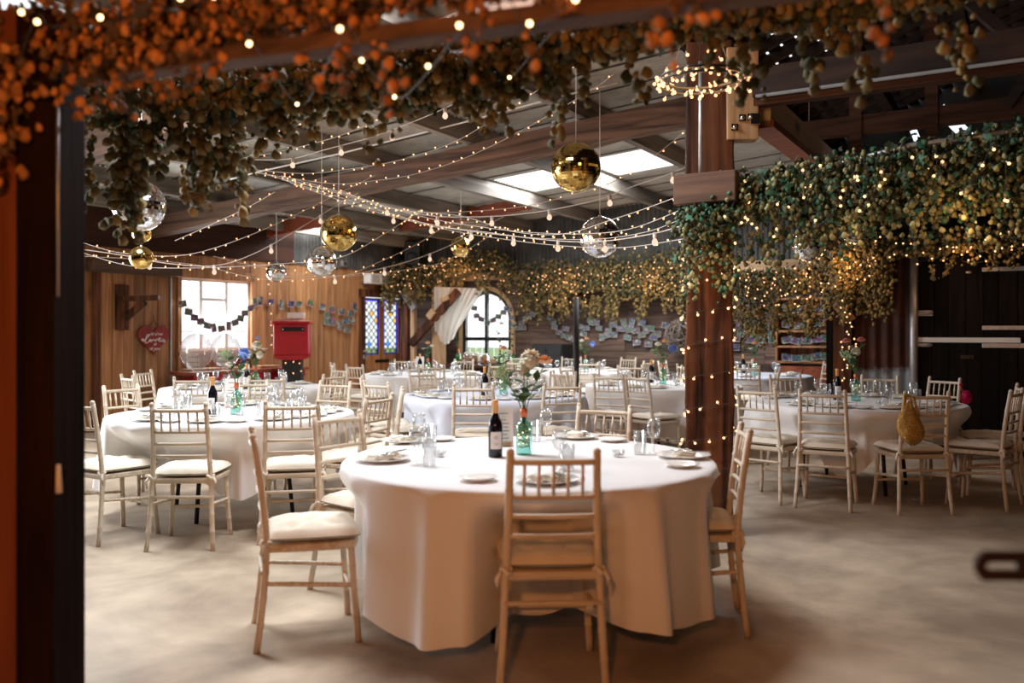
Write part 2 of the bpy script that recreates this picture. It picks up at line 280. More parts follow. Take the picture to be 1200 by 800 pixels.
# ------------------------------------------------------------------ mesh builder
class MB:
    def __init__(s): s.v = []; s.f = []; s.m = []; s.sm = []
    def add(s, vs, fs, mi=0, smooth=False):
        o = len(s.v); s.v += [tuple(q) for q in vs]
        for f in fs: s.f.append(tuple(i+o for i in f)); s.m.append(mi); s.sm.append(smooth)
        return s
    def box(s, c, size, rot=None, mi=0):
        c = Vector(c); hx, hy, hz = size[0]/2, size[1]/2, size[2]/2
        R = rot if rot is not None else Matrix.Identity(3)
        vs = [c+R @ Vector((x*hx, y*hy, z*hz)) for x in (-1, 1) for y in (-1, 1) for z in (-1, 1)]
        return s.add(vs, [(0, 1, 3, 2), (4, 6, 7, 5), (0, 4, 5, 1), (2, 3, 7, 6), (0, 2, 6, 4), (1, 5, 7, 3)], mi)
    def uvbox(s, u0, u1, v0, v1, z0, z1, mi=0):
        vs = [P(u, v, z) for u in (u0, u1) for v in (v0, v1) for z in (z0, z1)]
        return s.add(vs, [(2, 3, 1, 0), (5, 7, 6, 4), (1, 5, 4, 0), (6, 7, 3, 2), (4, 6, 2, 0), (3, 7, 5, 1)], mi)
    def beam(s, p0, p1, w, h, mi=0, up=(0, 0, 1)):
        p0 = Vector(p0); p1 = Vector(p1); d = (p1-p0); L = d.length; d.normalize()
        side = d.cross(Vector(up)).normalized(); u = side.cross(d)
        R = Matrix((d, side, u)).transposed()
        return s.box((p0+p1)/2, (L, w, h), R, mi)
    def tube(s, pts, r, seg=8, mi=0, caps=True, smooth=True):
        pts = [Vector(p) for p in pts]; n = len(pts); rs = r if isinstance(r, (list, tuple)) else [r]*n
        rings = []; up = None
        for i in range(n):
            d = (pts[min(i+1, n-1)]-pts[max(i-1, 0)])
            if d.length < 1e-9: d = Vector((0, 0, 1))
            d.normalize()
            if up is None: up = Vector((0, 0, 1)) if abs(d.z) < .9 else Vector((0, 1, 0))
            a = d.cross(up)
            if a.length < 1e-6: a = d.cross(Vector((1, 0, 0)))
            a.normalize(); b = d.cross(a); up = -b if False else up
            rings.append([pts[i]+(a*math.cos(2*PI*k/seg)+b*math.sin(2*PI*k/seg))*rs[i] for k in range(seg)])
        vs = [p for ring in rings for p in ring]; fs = []
        for i in range(n-1):
            for k in range(seg):
                k2 = (k+1) % seg; fs.append((i*seg+k, i*seg+k2, (i+1)*seg+k2, (i+1)*seg+k))
        if caps: fs.append(tuple(range(seg))[::-1]); fs.append(tuple((n-1)*seg+k for k in range(seg)))
        return s.add(vs, fs, mi, smooth)
    def lathe(s, prof, seg=16, c=(0, 0, 0), mi=0, smooth=True, closed=False):
        c = Vector(c); vs = []; fs = []
        for r, z in prof:
            for k in range(seg): a = 2*PI*k/seg; vs.append(c+Vector((r*math.cos(a), r*math.sin(a), z)))
        n = len(prof)
        for i in range(n-1):
            for k in range(seg):
                k2 = (k+1) % seg; fs.append((i*seg+k, i*seg+k2, (i+1)*seg+k2, (i+1)*seg+k))
        if closed: fs.append(tuple(range(seg))[::-1]); fs.append(tuple((n-1)*seg+k for k in range(seg)))
        return s.add(vs, fs, mi, smooth)
    def sphere(s, c, r, seg=12, rings=8, mi=0, sc=(1, 1, 1), R=None):
        c = Vector(c); vs = []; fs = []
        for i in range(rings+1):
            t = PI*i/rings
            for k in range(seg):
                a = 2*PI*k/seg; p = Vector((r*sc[0]*math.sin(t)*math.cos(a), r*sc[1]*math.sin(t)*math.sin(a), r*sc[2]*math.cos(t)))
                if R is not None: p = R @ p
                vs.append(c+p)
        for i in range(rings):
            for k in range(seg):
                k2 = (k+1) % seg; fs.append((i*seg+k, (i+1)*seg+k, (i+1)*seg+k2, i*seg+k2))
        return s.add(vs, fs, mi, True)
    def prism(s, outline, y0, y1, mi=0):
        """outline in local x,z extruded along y"""
        n = len(outline); vs = [(x, y0, z) for x, z in outline]+[(x, y1, z) for x, z in outline]
        fs = [tuple(range(n)), tuple(range(n, 2*n))[::-1]]+[(i, i+n, (i+1) % n+n, (i+1) % n) for i in range(n)]
        return s.add(vs, fs, mi)
    def build(s, name, mat, parent=None, bevel=0, loc=None, rotz=0):
        me = bpy.data.meshes.new(name); me.from_pydata(s.v, [], s.f)
        for m in (mat if isinstance(mat, (list, tuple)) else [mat]): me.materials.append(m)
        me.polygons.foreach_set('material_index', s.m); me.polygons.foreach_set('use_smooth', s.sm); me.update()
        o = bpy.data.objects.new(name, me); COL.objects.link(o)
        if parent is not None: o.parent = parent
        if loc is not None: o.location = loc
        if rotz: o.rotation_euler = (0, 0, rotz)
        if bevel:
            b = o.modifiers.new('bevel', 'BEVEL'); b.width = bevel; b.segments = 2; b.limit_method = 'ANGLE'
        return o
def tag(o, label=None, cat=None, group=None, kind=None):
    if label: o['label'] = label
    if cat: o['category'] = cat
    if group: o['group'] = group
    if kind: o['kind'] = kind
    return o
def thing(name, label, cat, loc=(0, 0, 0), rotz=0.0, group=None):
    o = bpy.data.objects.new(name, None); COL.objects.link(o); o.location = loc; o.rotation_euler = (0, 0, rotz); o.empty_display_size = .1
    return tag(o, label, cat, group)
def kids(o): return [c for c in KIDS.get(o.name, [])]
KIDS = {}
def index_kids(o):
    KIDS[o.name] = list(o.children)
    for c in o.children: index_kids(c)
def dup(root, loc, rotz=0.0, label=None, group=None, scale=None):
    if root.name not in KIDS: index_kids(root)
    r = root.copy(); COL.objects.link(r); r.location = loc; r.rotation_euler = (0, 0, rotz)
    if scale: r.scale = (scale,)*3 if isinstance(scale, (int, float)) else scale
    if label: r['label'] = label
    if group: r['group'] = group
    for ch in KIDS[root.name]:
        c = ch.copy(); COL.objects.link(c); c.parent = r
        for g in KIDS.get(ch.name, []):
            d = g.copy(); COL.objects.link(d); d.parent = c
    return r
def place(proto, used, loc, rotz, label, group=None, scale=None):
    """the first call moves the prototype itself, later calls copy it"""
    if proto.name in used: return dup(proto, loc, rotz, label, group, scale)
    used.add(proto.name); index_kids(proto)
    proto.location = loc; proto.rotation_euler = (0, 0, rotz); proto['label'] = label
    if group: proto['group'] = group
    if scale: proto.scale = (scale,)*3 if isinstance(scale, (int, float)) else scale
    return proto
USED = set()
def struct(mb, name, mat, **kw):
    o = mb.build(name, mat, **kw); o['kind'] = 'structure'; return o
def catmull(pts, n=8):
    pts = [Vector(p) for p in pts]; out = []
    for i in range(len(pts)-1):
        p0 = pts[max(i-1, 0)]; p1 = pts[i]; p2 = pts[i+1]; p3 = pts[min(i+2, len(pts)-1)]
        for k in range(n):
            t = k/n; out.append(.5*((2*p1)+(p2-p0)*t+(2*p0-5*p1+4*p2-p3)*t*t+(3*p1-p0-3*p2+p3)*t**3))
    out.append(pts[-1]); return out
def resample(pts, step):
    out = [pts[0]]; acc = 0.0
    for a, b in zip(pts, pts[1:]):
        L = (b-a).length; 
        if L == 0: continue
        d = step-acc
        while d <= L: out.append(a+(b-a)*(d/L)); d += step
        acc = (acc+L) % step if step > 0 else 0
    return out
# ================================================================== THE SETTING
UN, VF = -17.5, 14.5                          # near end behind the camera, far right side
fl = MB(); fl.add([P(UN-.5, -.3), P(.3, -.3), P(.3, VF+.3), P(UN-.5, VF+.3)], [(3, 2, 1, 0)]); struct(fl, 'floor', M['floor'])
g = MB(); g.add([(-60, -30, -.12), (60, -30, -.12), (60, 80, -.12), (-60, 80, -.12)], [(0, 1, 2, 3)]); struct(g, 'exterior_lawn', M['lawn'])
# ---- left wall: upright boards, with holes for the window, the leaded door and the barn doorway near the camera
WU0, WU1 = left_u(211), left_u(293); WZ0, WZ1 = 1.08, 2.20
DU0, DU1 = left_u(425), left_u(472); DZ1 = 2.10
BU0, BU1, BZ1 = -12.6, -8.7, 2.9             # open barn doorway left of the frame
rnd = random.Random(3)
def upright(mb, u0, u1, z0, z1):
    u = u0
    while u < u1-.02:
        w = min(rnd.uniform(.15, .21), u1-u)
        mb.uvbox(u+.004, u+w-.003, -.04+rnd.uniform(-.004, .004), 0+rnd.uniform(-.006, .006), z0, z1); u += w
wl = MB()
upright(wl, UN, BU0, 0, 3.3); upright(wl, BU0, BU1, BZ1, 3.3); upright(wl, BU1, WU0, 0, 2.62)
upright(wl, WU0, WU1, 0, WZ0); upright(wl, WU0, WU1, WZ1, 2.62); upright(wl, WU1, DU0, 0, 2.62); upright(wl, DU0, DU1, DZ1, 2.62); upright(wl, DU1, .04, 0, 2.62)
struct(wl, 'wall_left', M['board_v'])
bk = MB()                                     # dark backing so no daylight slips between the boards
for u0, u1, z0, z1 in ((UN, BU0, 0, 3.3), (BU0, BU1, BZ1, 3.3), (BU1, WU0, 0, 3.3), (WU0, WU1, 0, WZ0), (WU0, WU1, WZ1, 3.3), (WU1, DU0, 0, 3.3), (DU0, DU1, DZ1, 3.3), (DU1, .2, 0, 3.3)):
    bk.uvbox(u0, u1, -.1, -.06, z0, z1)
struct(bk, 'wall_left_backing', M['black'])
def corr_sheet(mb, a, b, z0, z1, nrm, pitch=.085, amp=.016, top=None, mi=0):
    """upright corrugated sheet from a to b (ground points), crests along nrm"""
    a = Vector((a[0], a[1], 0)); b = Vector((b[0], b[1], 0)); L = (b-a).length; n = int(L/pitch*6); vs = []; fs = []
    for i in range(n+1):
        t = i/n; q = a.lerp(b, t)+nrm*(amp*math.sin(2*PI*i/6))
        zt = z1 if top is None else top(t); vs += [(q.x, q.y, z0), (q.x, q.y, zt)]
    for i in range(n): fs.append((2*i, 2*i+2, 2*i+3, 2*i+1))
    mb.add(vs, fs, mi, True)
cl = MB(); corr_sheet(cl, P(-3.3, .02), P(.05, .02), 2.56, 3.3, D2); struct(cl, 'wall_left_upper', M['corr_dark'])
bt = MB(); bt.uvbox(-10, -3.3, -.02, .03, 2.56, 3.3); struct(bt, 'trim_left_eaves', M['eaves'])
# ---- back wall: level planks, arched window hole
AV0, AV1 = back_v(543), back_v(600); AZ0, AZS = .74, 1.62; AR = (AV1-AV0)/2; AVC = (AV0+AV1)/2
wb = MB(); z = 0.0
while z < 2.5:
    h = min(rnd.choice((.18, .2, .23)), 2.5-z)
    v = -.05; 
    while v < 9.6:
        L = rnd.uniform(1.6, 3.2); v1 = min(v+L, 9.6)
        segs = [(v, v1)]
        if z+h > AZ0+.02 and z < AZS+AR:
            segs = []
            if v < AV0: segs.append((v, min(v1, AV0)))
            if v1 > AV1: segs.append((max(v, AV1), v1))
        for s0, s1 in segs:
            o = rnd.uniform(-.005, .005); wb.uvbox(o, .04, s0+.003, s1-.003, z+.004, z+h-.003)
        v = v1
    z += h
struct(wb, 'wall_back', M['board_h'])
wk = MB()
for v0, v1, z0, z1 in ((-.2, AV0, 0, 3.2), (AV1, 6.0, 0, 3.5), (6.0, 9.0, 0, 3.75), (AV0, AV1, 0, AZ0), (AV0, AV1, AZS+AR, 3.5)): wk.uvbox(.06, .1, v0, v1, z0, z1)
wk.uvbox(.06, .1, 8.4, VF, 0, 7)
for sgn in (-1, 1):                           # spandrels beside the arch
    arc = [(AVC+sgn*AR*math.cos(t), AZS+AR*math.sin(t)) for t in [PI/2*i/12 for i in range(13)]]
    out = arc+[(AVC, AZS+AR+.002), (AVC+sgn*AR, AZS+AR+.002)]
    vs = [P(u, q, zz) for u in (0.0, .1) for q, zz in out]; n = len(out)
    wk.add(vs, [tuple(range(n)), tuple(range(n, 2*n))]+[(i, i+n, (i+1) % n+n, (i+1) % n) for i in range(n)], 1)
struct(wk, 'wall_back_backing', [M['black'], M['board_h']])
cb = MB(); corr_sheet(cb, P(-.03, 0), P(-.03, 8.5), 2.5, 4.0, D1, top=lambda t: roof_z(8.5*t)+.05); struct(cb, 'wall_back_upper', M['corr_dark'])
hb = MB(); hb.uvbox(-.16, -.02, .5, 9.4, 2.38, 2.54); struct(hb, 'trim_back_beam', M['pine_d2'])
# ---- near end, right side (behind / beside the camera)
nw = MB(); nw.uvbox(UN-.1, UN, -.1, VF, 0, 6.8); struct(nw, 'wall_near', M['dark_v'])
rw = MB(); rw.uvbox(UN, .1, VF, VF+.1, 0, 6.8); struct(rw, 'wall_right', M['dark_v'])
# ---- partition with rusty sheet and the tarred doors
Q0 = Vector((3.92, 10.39, 0))
def Q(t, off=0.0, z=0.0): p = Q0+D2*t-D1*off; return Vector((p.x, p.y, z))
def q_t(px, off=0.0):
    k = (px-600)/F; b = Q0-D1*off; return (k*b.y-b.x)/(D2.x-k*D2.y)
def on_q(px, py, off=0.0):
    p = Q(q_t(px, off), off); p.z = H+(YH-py)*p.y/F; return p
ru = MB(); corr_sheet(ru, Q(q_t(1001)), Q(q_t(1069)), 0, 2.45, D1, .13, .022); struct(ru, 'wall_right_sheet', M['rust'])
def qbox(mb, t0, t1, o0, o1, z0, z1, mi=0):
    vs = [Q(t, o, z) for t in (t0, t1) for o in (o0, o1) for z in (z0, z1)]
    mb.add(vs, [(0, 1, 3, 2), (4, 6, 7, 5), (0, 4, 5, 1), (2, 3, 7, 6), (0, 2, 6, 4), (1, 5, 7, 3)], mi)
T0 = q_t(1075); T1 = 6.6; TM = q_t(1148)
def plank_leaf(t0, t1, z0, z1):
    mb = MB(); t = t0
    while t < t1-.02:
        w = min(rnd.uniform(.14, .19), t1-t); qbox(mb, t+.004, t+w-.004, -.03, .01+rnd.uniform(-.004, .004), z0, z1); t += w
    qbox(mb, t0, t1, -.06, -.031, z0, z1); return mb
# stable doors: an upper and a lower leaf, with strap hinges, a bolt and a pale cover bar
dleaf = thing('door_1', 'dark upper stable door of tarred upright boards right of the rusty sheet', 'door', Q(T0), 0); dleaf['kind'] = 'structure'
def local(mb, root):
    L = Vector(root.location); mb.v = [tuple(Vector(p)-L) for p in mb.v]; return mb
local(plank_leaf(T0, T1, 1.30, 2.34), dleaf).build('door_leaf', M['dark_v'], dleaf)
dlow = thing('door_2', 'dark lower stable door below the pale bar', 'door', Q(T0), 0); dlow['kind'] = 'structure'
local(plank_leaf(T0, T1, 0.03, 1.27), dlow).build('door_leaf', M['dark_v'], dlow)
def qstrap(x0, x1, py, h, mat, root, name, off=.03, bev=.004):
    a = on_q(x0, py); t0 = q_t(x0); t1 = q_t(x1); mb = MB(); qbox(mb, t0, t1, .012, off, a.z-h/2, a.z+h/2)
    for k in range(5):
        t = t0+(t1-t0)*(k+.5)/5; mb.sphere(Q(t, off, a.z), .008, 8, 4)
    return local(mb, root).build(name, mat, root, bev)
qstrap(1151, 1240, 316, .045, M['gal'], dleaf, 'strap_hinge'); qstrap(1151, 1240, 384, .045, M['gal'], dleaf, 'strap_hinge')
qstrap(1151, 1240, 404.5, .05, M['gal'], dlow, 'strap_hinge'); qstrap(1150, 1240, 506, .06, M['gal'], dlow, 'bottom_strap')
qstrap(1076, 1196, 398, .055, M['card'], dleaf, 'cover_bar', .05)
qstrap(1126, 1142, 418, .04, M['rust'], dlow, 'name_plate')
bo = MB(); a = on_q(1076, 367); bo.tube([Q(q_t(1072), .045, a.z), Q(q_t(1094), .045, a.z)], .018, 8); qbox(bo, q_t(1076), q_t(1093), .01, .035, a.z-.03, a.z+.03); local(bo, dleaf).build('door_bolt', M['gal'], dleaf)
bo = MB(); a = on_q(1076, 404); bo.tube([Q(q_t(1070), .045, a.z), Q(q_t(1093), .045, a.z)], .014, 8); qbox(bo, q_t(1074), q_t(1090), .01, .035, a.z-.02, a.z+.02); local(bo, dlow).build('door_bolt', M['gal'], dlow)
cp = MB(); cp.sphere(on_q(1135, 319, .02), .035, 12, 6, 0, (1, .4, .4)); tag(cp.build('ceramic_insulator', M['white']), 'small white oval plate on the tarred upper door', 'plate')
lp = MB(); qbox(lp, T0-.1, T1, -.05, .02, 2.34, 2.62); qbox(lp, -.15, T1, -.05, -.03, 0, 3.2)
struct(lp, 'wall_partition', M['dark_v'])
pp = MB(); pp.tube([Q(q_t(1071.5), .06, 0), Q(q_t(1071.5), .06, 2.6)], .045, 12); struct(pp, 'trim_partition_pipe', M['gal'])
cpst = MB(); t = q_t(989); cpst.beam(Q(t, 0.02, 0), Q(t, .02, 2.6), .2, .2, up=D2); struct(cpst, 'trim_partition_post', M['old_v'])
br = MB(); br.beam(on_q(978, 352, .12), on_q(998, 376, .12), .04, .12); struct(br, 'trim_partition_brace', M['pine_d2'])
# ---- roof of the lean-to: corrugated sheets in rows between purlins, skylight cells left open
PV = [-.35, .38, 1.5, 2.93, 4.25, 5.68, 7.07, 8.4]
SKY = []                                      # u0,u1,v0,v1
for v0, v1, u0, u1 in ((.42, 1.42, -3.75, -2.55), (-.3, .3, -3.75, -2.6), (4.35, 5.6, -3.65, -2.4), (5.78, 6.98, -3.65, -2.4), (7.2, 8.3, -11.0, -9.7), (4.35, 5.6, -11.2, -10.0)): SKY.append((u0, u1, v0, v1))  # last two cells are unseen, added to brighten the near tables
def roof_rows():
    mb = MB()
    for r in range(len(PV)-1):
        va, vb = PV[r], PV[r+1]; holes = [s for s in SKY if s[2] >= va-.06 and s[3] <= vb+.06]
        pitch = .076; n = int((0.2-UN)/pitch*4)
        us = [UN+(0.2-UN)*i/n for i in range(n+1)]
        def strip(i0, i1, v0, v1):
            vs = []; fs = []
            for i in range(i0, i1+1):
                w = .012*math.sin(2*PI*i/4)
                for v in (v0, v1): vs.append(P(us[i], v, roof_z(v)+.012*((r) % 2)+w))
            m = i1-i0
            for i in range(m): fs.append((2*i, 2*i+2, 2*i+3, 2*i+1))
            mb.add(vs, fs, 0, True)
        cut = sorted(set([0, n]+[min(range(n+1), key=lambda i: abs(us[i]-h[j])) for h in holes for j in (0, 1)]))
        # overlapping sheets every 1.1 m give the seams their dark edge
        for i0, i1 in zip(cut, cut[1:]):
            um = (us[i0]+us[i1])/2; h = [q for q in holes if q[0] < um < q[1]]
            if not h: strip(i0, i1, va-.02, vb+.06)
            else:
                if h[0][2] > va+.02: strip(i0, i1, va-.02, h[0][2])
                if h[0][3] < vb-.02: strip(i0, i1, h[0][3], vb+.06)
    return mb
struct(roof_rows(), 'ceiling_roof_sheets', M['roof'])
sm = MB()
u = UN
while u < 0:                                  # sheet side laps
    if not any(s[0]-.05 < u < s[1]+.05 for s in SKY): sm.beam(P(u, -.3, roof_z(-.3)-.014), P(u, 8.4, roof_z(8.4)-.014), .022, .012)
    u += .62
struct(sm, 'ceiling_sheet_laps', M['corr_dark'])
for i, v in enumerate(PV[1:-1]):
    mb = MB(); mb.uvbox(UN, .1, v-.05, v+.05, roof_z(v)-.225, roof_z(v)-.018); struct(mb, 'ceiling_purlin', M['purlin'])
def tie(u, v0, v1, w, h, drop, mat, name):
    mb = MB(); n = 24; vs = []; r2 = random.Random(int(abs(u)*100))
    for i in range(n+1):
        v = v0+(v1-v0)*i/n; zc = roof_z(v)-drop; j = [r2.uniform(-.012, .012) for _ in range(4)]
        for k, (a, b) in enumerate(((-1, -1), (1, -1), (1, 1), (-1, 1))): vs.append(P(u+a*w/2+j[k], v, zc+b*h/2+j[3-k]))
    fs = []
    for i in range(n):
        for k in range(4): fs.append((i*4+k, i*4+(k+1) % 4, (i+1)*4+(k+1) % 4, (i+1)*4+k))
    fs += [(3, 2, 1, 0), tuple(n*4+k for k in range(4))]
    mb.add(vs, fs); return struct(mb, name, mat)
tie(-6.2, 0, 8.5, .22, .26, .37, M['old_d2'], 'ceiling_rafter')
tie(-9.3, 0, 8.5, .2, .24, .37, M['old_d2'], 'ceiling_rafter')
tie(-2.25, 1.55, 4.2, .07, .2, .14, M['red_d2'], 'ceiling_brace_red')
tie(-3.9, -.3, 1.5, .08, .22, .16, M['red_d2'], 'ceiling_brace_red')
# ---- high dark roof of the main barn, right of the big post
hr = MB()
HV = 8.45
def hi_z(v): return 4.35+.42*(v-HV)
HS = []
for (x0, y0), (x1, y1) in (((1098, 126), (1140, 166)), ((1066, 152), (1082, 176))):
    pass
n = 40
for i in range(n):
    v0 = HV+(VF-HV)*i/n; v1 = HV+(VF-HV)*(i+1)/n
    hr.uvbox(UN, .1, v0+.003, v1-.003, hi_z((v0+v1)/2), hi_z((v0+v1)/2)+.03)
hr.uvbox(UN, .1, HV-.03, HV+.03, 3.86, 4.45)
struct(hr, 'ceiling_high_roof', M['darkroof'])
for i, u in enumerate([-.6-.42*k for k in range(22)]):
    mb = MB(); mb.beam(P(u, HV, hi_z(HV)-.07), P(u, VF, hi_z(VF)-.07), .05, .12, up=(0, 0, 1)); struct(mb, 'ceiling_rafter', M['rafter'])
for v in (9.4, 10.4, 11.8, 13.2):
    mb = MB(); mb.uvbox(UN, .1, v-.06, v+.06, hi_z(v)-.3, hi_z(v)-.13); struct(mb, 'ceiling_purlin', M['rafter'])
PX, PY = 1.365, 6.0; PU, PVV = UV((PX, PY))    # the big lit post
def tie2(u, v0, v1, z, w, h, mat, name='ceiling_tie_beam'):
    mb = MB(); mb.uvbox(u-w/2, u+w/2, v0, v1, z-h/2, z+h/2); return struct(mb, name, mat)
tie2(PU, PVV+.32, VF, 3.04, .16, .19, M['rafter'])
tie2(PU-.0, PVV+.32, VF, 2.92, .1, .05, M['brown_d2'])
tie2(-6.3, 9.0, VF, 3.19, .1, .16, M['brown_d2'])
for v in (9.75, 10.35):                        # hangers up to the roof
    mb = MB(); mb.uvbox(-6.36, -6.26, v-.05, v+.05, 2.5, 4.6); struct(mb, 'ceiling_hanger', M['brown_d2'])
mb = MB(); mb.beam(P(-6.3, 10.9, 3.2), P(-6.3, 12.3, 5.4), .08, .14, up=D1); struct(mb, 'ceiling_strut', M['rafter'])
mb = MB(); mb.beam(P(-6.3, 10.2, 4.6), P(-6.3, 11.4, 3.2), .08, .14, up=D1); struct(mb, 'ceiling_strut', M['rafter'])
mb = MB(); mb.tube([P(PU-.1, PVV+.35, 2.94), P(PU-.1, VF, 2.94)], .012, 8); struct(mb, 'trim_conduit_tube', M['dullpipe'])
# two bright slits of rooflight in the high roof gable
gl = MB()
for a, b, w in (((1100, 126), (1136, 162), .2), ((1070, 152), (1080, 176), .1)):
    pa = at(*a, 8.6); pb = at(*b, 8.6); gl.beam(pa, pb, .02, w, up=(0, 1, 0))
o = struct(gl, 'window_3', emit('daylit_rooflight', (.85, .92, 1), 1.2))
# ---- the big post with its packer block and pale wall plate
ps = MB(); R2 = Matrix.Rotation(-.2, 3, 'Z')
rr = random.Random(5); vs = []; nz = 26
for i in range(nz+1):
    zz = 3.35*i/nz; w = .158-.006*math.sin(i*.6)
    for k, (a, b) in enumerate(((-1, -1), (1, -1), (1, 1), (-1, 1))):
        p = R2 @ Vector((a*(w+rr.uniform(-.006, .006)), b*(w+rr.uniform(-.006, .006)), 0)); vs.append((PX+p.x, PY+p.y, zz))
fs = [(i*4+k, i*4+(k+1) % 4, (i+1)*4+(k+1) % 4, (i+1)*4+k) for i in range(nz) for k in range(4)]+[(3, 2, 1, 0), tuple(nz*4+k for k in range(4))]
ps.add(vs, fs); struct(ps, 'trim_big_post', M['old_v'], bevel=.012)
pk = MB(); pk.box(at(868, 112, 5.86), (.21, .12, .62)); o = struct(pk, 'trim_packer_block', M['pine_v'], bevel=.006)
bl = MB()
for x, y in ((870, 138), (880, 137), (861, 149)): bl.sphere(at(x, y, 5.79), .016, 8, 6); bl.box(at(x, y, 5.797), (.045, .006, .045))
bl.box(at(885, 139, 5.79), (.06, .012, .07)); struct(bl, 'trim_packer_bolts', M['steel'])
plate_ = MB(); p0 = at(893, 128, 5.95); plate_.beam(p0, p0+D1*5.5, .12, .24); struct(plate_, 'ceiling_wall_plate', M['pine_lit'], bevel=.006)
pl2 = MB(); p0 = at(893, 146, 5.95); pl2.beam(p0, p0+D1*5.5, .16, .05); struct(pl2, 'ceiling_wall_plate', M['red_d2'])
sb = MB(); sb.beam(at(812, 222, 5.78)-D2*.12, at(812, 222, 5.78)+D2*.3, .1, .2); struct(sb, 'trim_post_corbel', M['old_d2'], bevel=.008)
cd = MB(); cd.tube([at(821, 72, 5.76), at(821, 212, 5.76)], .014, 8); cd.sphere(at(821, 215, 5.75), .035, 12, 8, 0, (1, .6, 1)); struct(cd, 'trim_post_conduit', M['gal'])
# ---- the near left posts and the beam over the front
lp = MB(); lp.beam((-1.424, 2.66, 0), (-1.424, 2.66, 2.35), .112, .16, up=(0, 1, 0)); struct(lp, 'trim_near_post', M['dark_post'], bevel=.006)
lp = MB(); lp.beam((-1.485, 2.83, 0), (-1.485, 2.83, 2.35), .125, .12, up=(0, 1, 0)); struct(lp, 'trim_near_post_behind', M['dark_post'], bevel=.006)
lp = MB(); lp.beam((-1.612, 2.64, 0), (-1.612, 2.64, 2.35), .264, .1, up=(0, 1, 0)); struct(lp, 'trim_near_board', M['lamplit_board'], bevel=.006)
cd = MB(); cd.tube([(-1.363, 2.6, 1.49), (-1.363, 2.6, 2.1)], .004, 6); struct(cd, 'trim_near_conduit', M['gal'])
kn = MB(); kn.tube([(-1.362, 2.6, .985), (-1.36, 2.6, .9)], [.006, .01], 8); tag(kn.build('rope_end', M['cushion']), 'short frayed rope end tied on the black near post', 'rope')
NB0, NB1 = Vector((-1.5, 2.72, 2.167)), Vector((2.2, 1.42, 2.167))
fb = MB(); fb.beam(NB0, NB1, .09, .045); struct(fb, 'ceiling_front_beam', M['old_d2'], bevel=.006)
# ---- left wall fittings that belong to the building
lb = MB(); lb.uvbox(left_u(100), left_u(204), .0, .2, 2.2, 2.38); struct(lb, 'trim_left_lintel', M['old_d1'], bevel=.012)
lb = MB(); lb.uvbox(left_u(107), left_u(115), .0, .06, 0, 2.2); struct(lb, 'trim_left_post', M['old_v'])
lb = MB(); lb.uvbox(left_u(198.5), left_u(200), .0, .03, 0, 2.35); struct(lb, 'trim_left_pipe', M['gal'])
lb = MB()
for z in (2.16,): lb.uvbox(left_u(206), left_u(298), .0, .04, 2.2, 2.34)
lb.uvbox(left_u(207), left_u(211), 0, .04, 0, 2.3); lb.uvbox(left_u(293), left_u(297), 0, .04, .6, 2.3)
lb.uvbox(left_u(206), left_u(298), 0, .1, WZ0-.05, WZ0)
struct(lb, 'trim_window_surround', M['board_v'])
def frame_rect(mb, u0, u1, z0, z1, t, v0, v1):
    mb.uvbox(u0, u0+t, v0, v1, z0, z1); mb.uvbox(u1-t, u1, v0, v1, z0, z1); mb.uvbox(u0+t, u1-t, v0, v1, z1-t, z1); mb.uvbox(u0+t, u1-t, v0, v1, z0, z0+t)
w1 = thing('window_1', 'white three-light casement window in the boarded wall', 'window', P(WU0, 0, WZ0)); w1['kind'] = 'structure'
mb = MB(); frame_rect(mb, WU0, WU1, WZ0, WZ1, .045, -.08, -.02); m1, m2 = left_u(236), left_u(266)
mb.uvbox(m1-.03, m1+.03, -.08, -.015, WZ0, WZ1); mb.uvbox(m2-.03, m2+.03, -.08, -.015, WZ0, WZ1)
zt = on_left(250, 350).z; mb.uvbox(m1, m2, -.08, -.015, zt-.04, zt+.01)
for a, b in ((WU0, m1), (m2, WU1), (m1, m2)):
    for zz in (1.38, 1.74) if a != m1 else (1.45,): mb.uvbox(a, b, -.06, -.04, zz-.01, zz+.01)
local(mb, w1).build('window_frame', M['white'], w1)
mb = MB(); mb.uvbox(WU0+.04, WU1-.04, -.052, -.048, WZ0+.04, WZ1-.04); local(mb, w1).build('window_pane', M['pane'], w1)
mb = MB()
for x in (234, 268): q = left_u(x); mb.uvbox(q-.008, q+.008, -.01, .03, 1.47, 1.52); mb.uvbox(q-.008, q+.05, .02, .03, 1.5, 1.52)
local(mb, w1).build('window_stay', M['iron'], w1)
# door with two leaded lights
d3 = thing('door_3', 'pine door with two leaded stained-glass lights and black letter slot', 'door', P(DU0, 0, 0)); d3['kind'] = 'structure'
LZ0 = on_left(447, 415).z; LZ1 = on_left(447, 351.5).z
la, lbb, lc, ld = left_u(428.5), left_u(445), left_u(450.5), left_u(467)
mb = MB()
for a, b in ((DU0+.03, la), (lbb, lc), (ld, DU1-.03)): mb.uvbox(a, b, -.06, -.01, .02, 2.04)
for a, b in ((la, lbb), (lc, ld)): mb.uvbox(a, b, -.06, -.01, .02, LZ0); mb.uvbox(a, b, -.06, -.01, LZ1, 2.04)
for zz in (.45, .62): mb.uvbox(DU0+.05, DU1-.05, -.012, -.006, zz, zz+.012)
local(mb, d3).build('door_leaf', M['board_v'], d3)
for a, b in ((la, lbb), (lc, ld)):
    w = (P(b, 0)-P(a, 0)).length; q = MB(); q.box((w/2, 0, (LZ1-LZ0)/2), (w, .006, LZ1-LZ0))
    o = q.build('leaded_pane', M['stained'], d3, rotz=ROTL); o.location = P(a, -.035, LZ0)-Vector(d3.location)
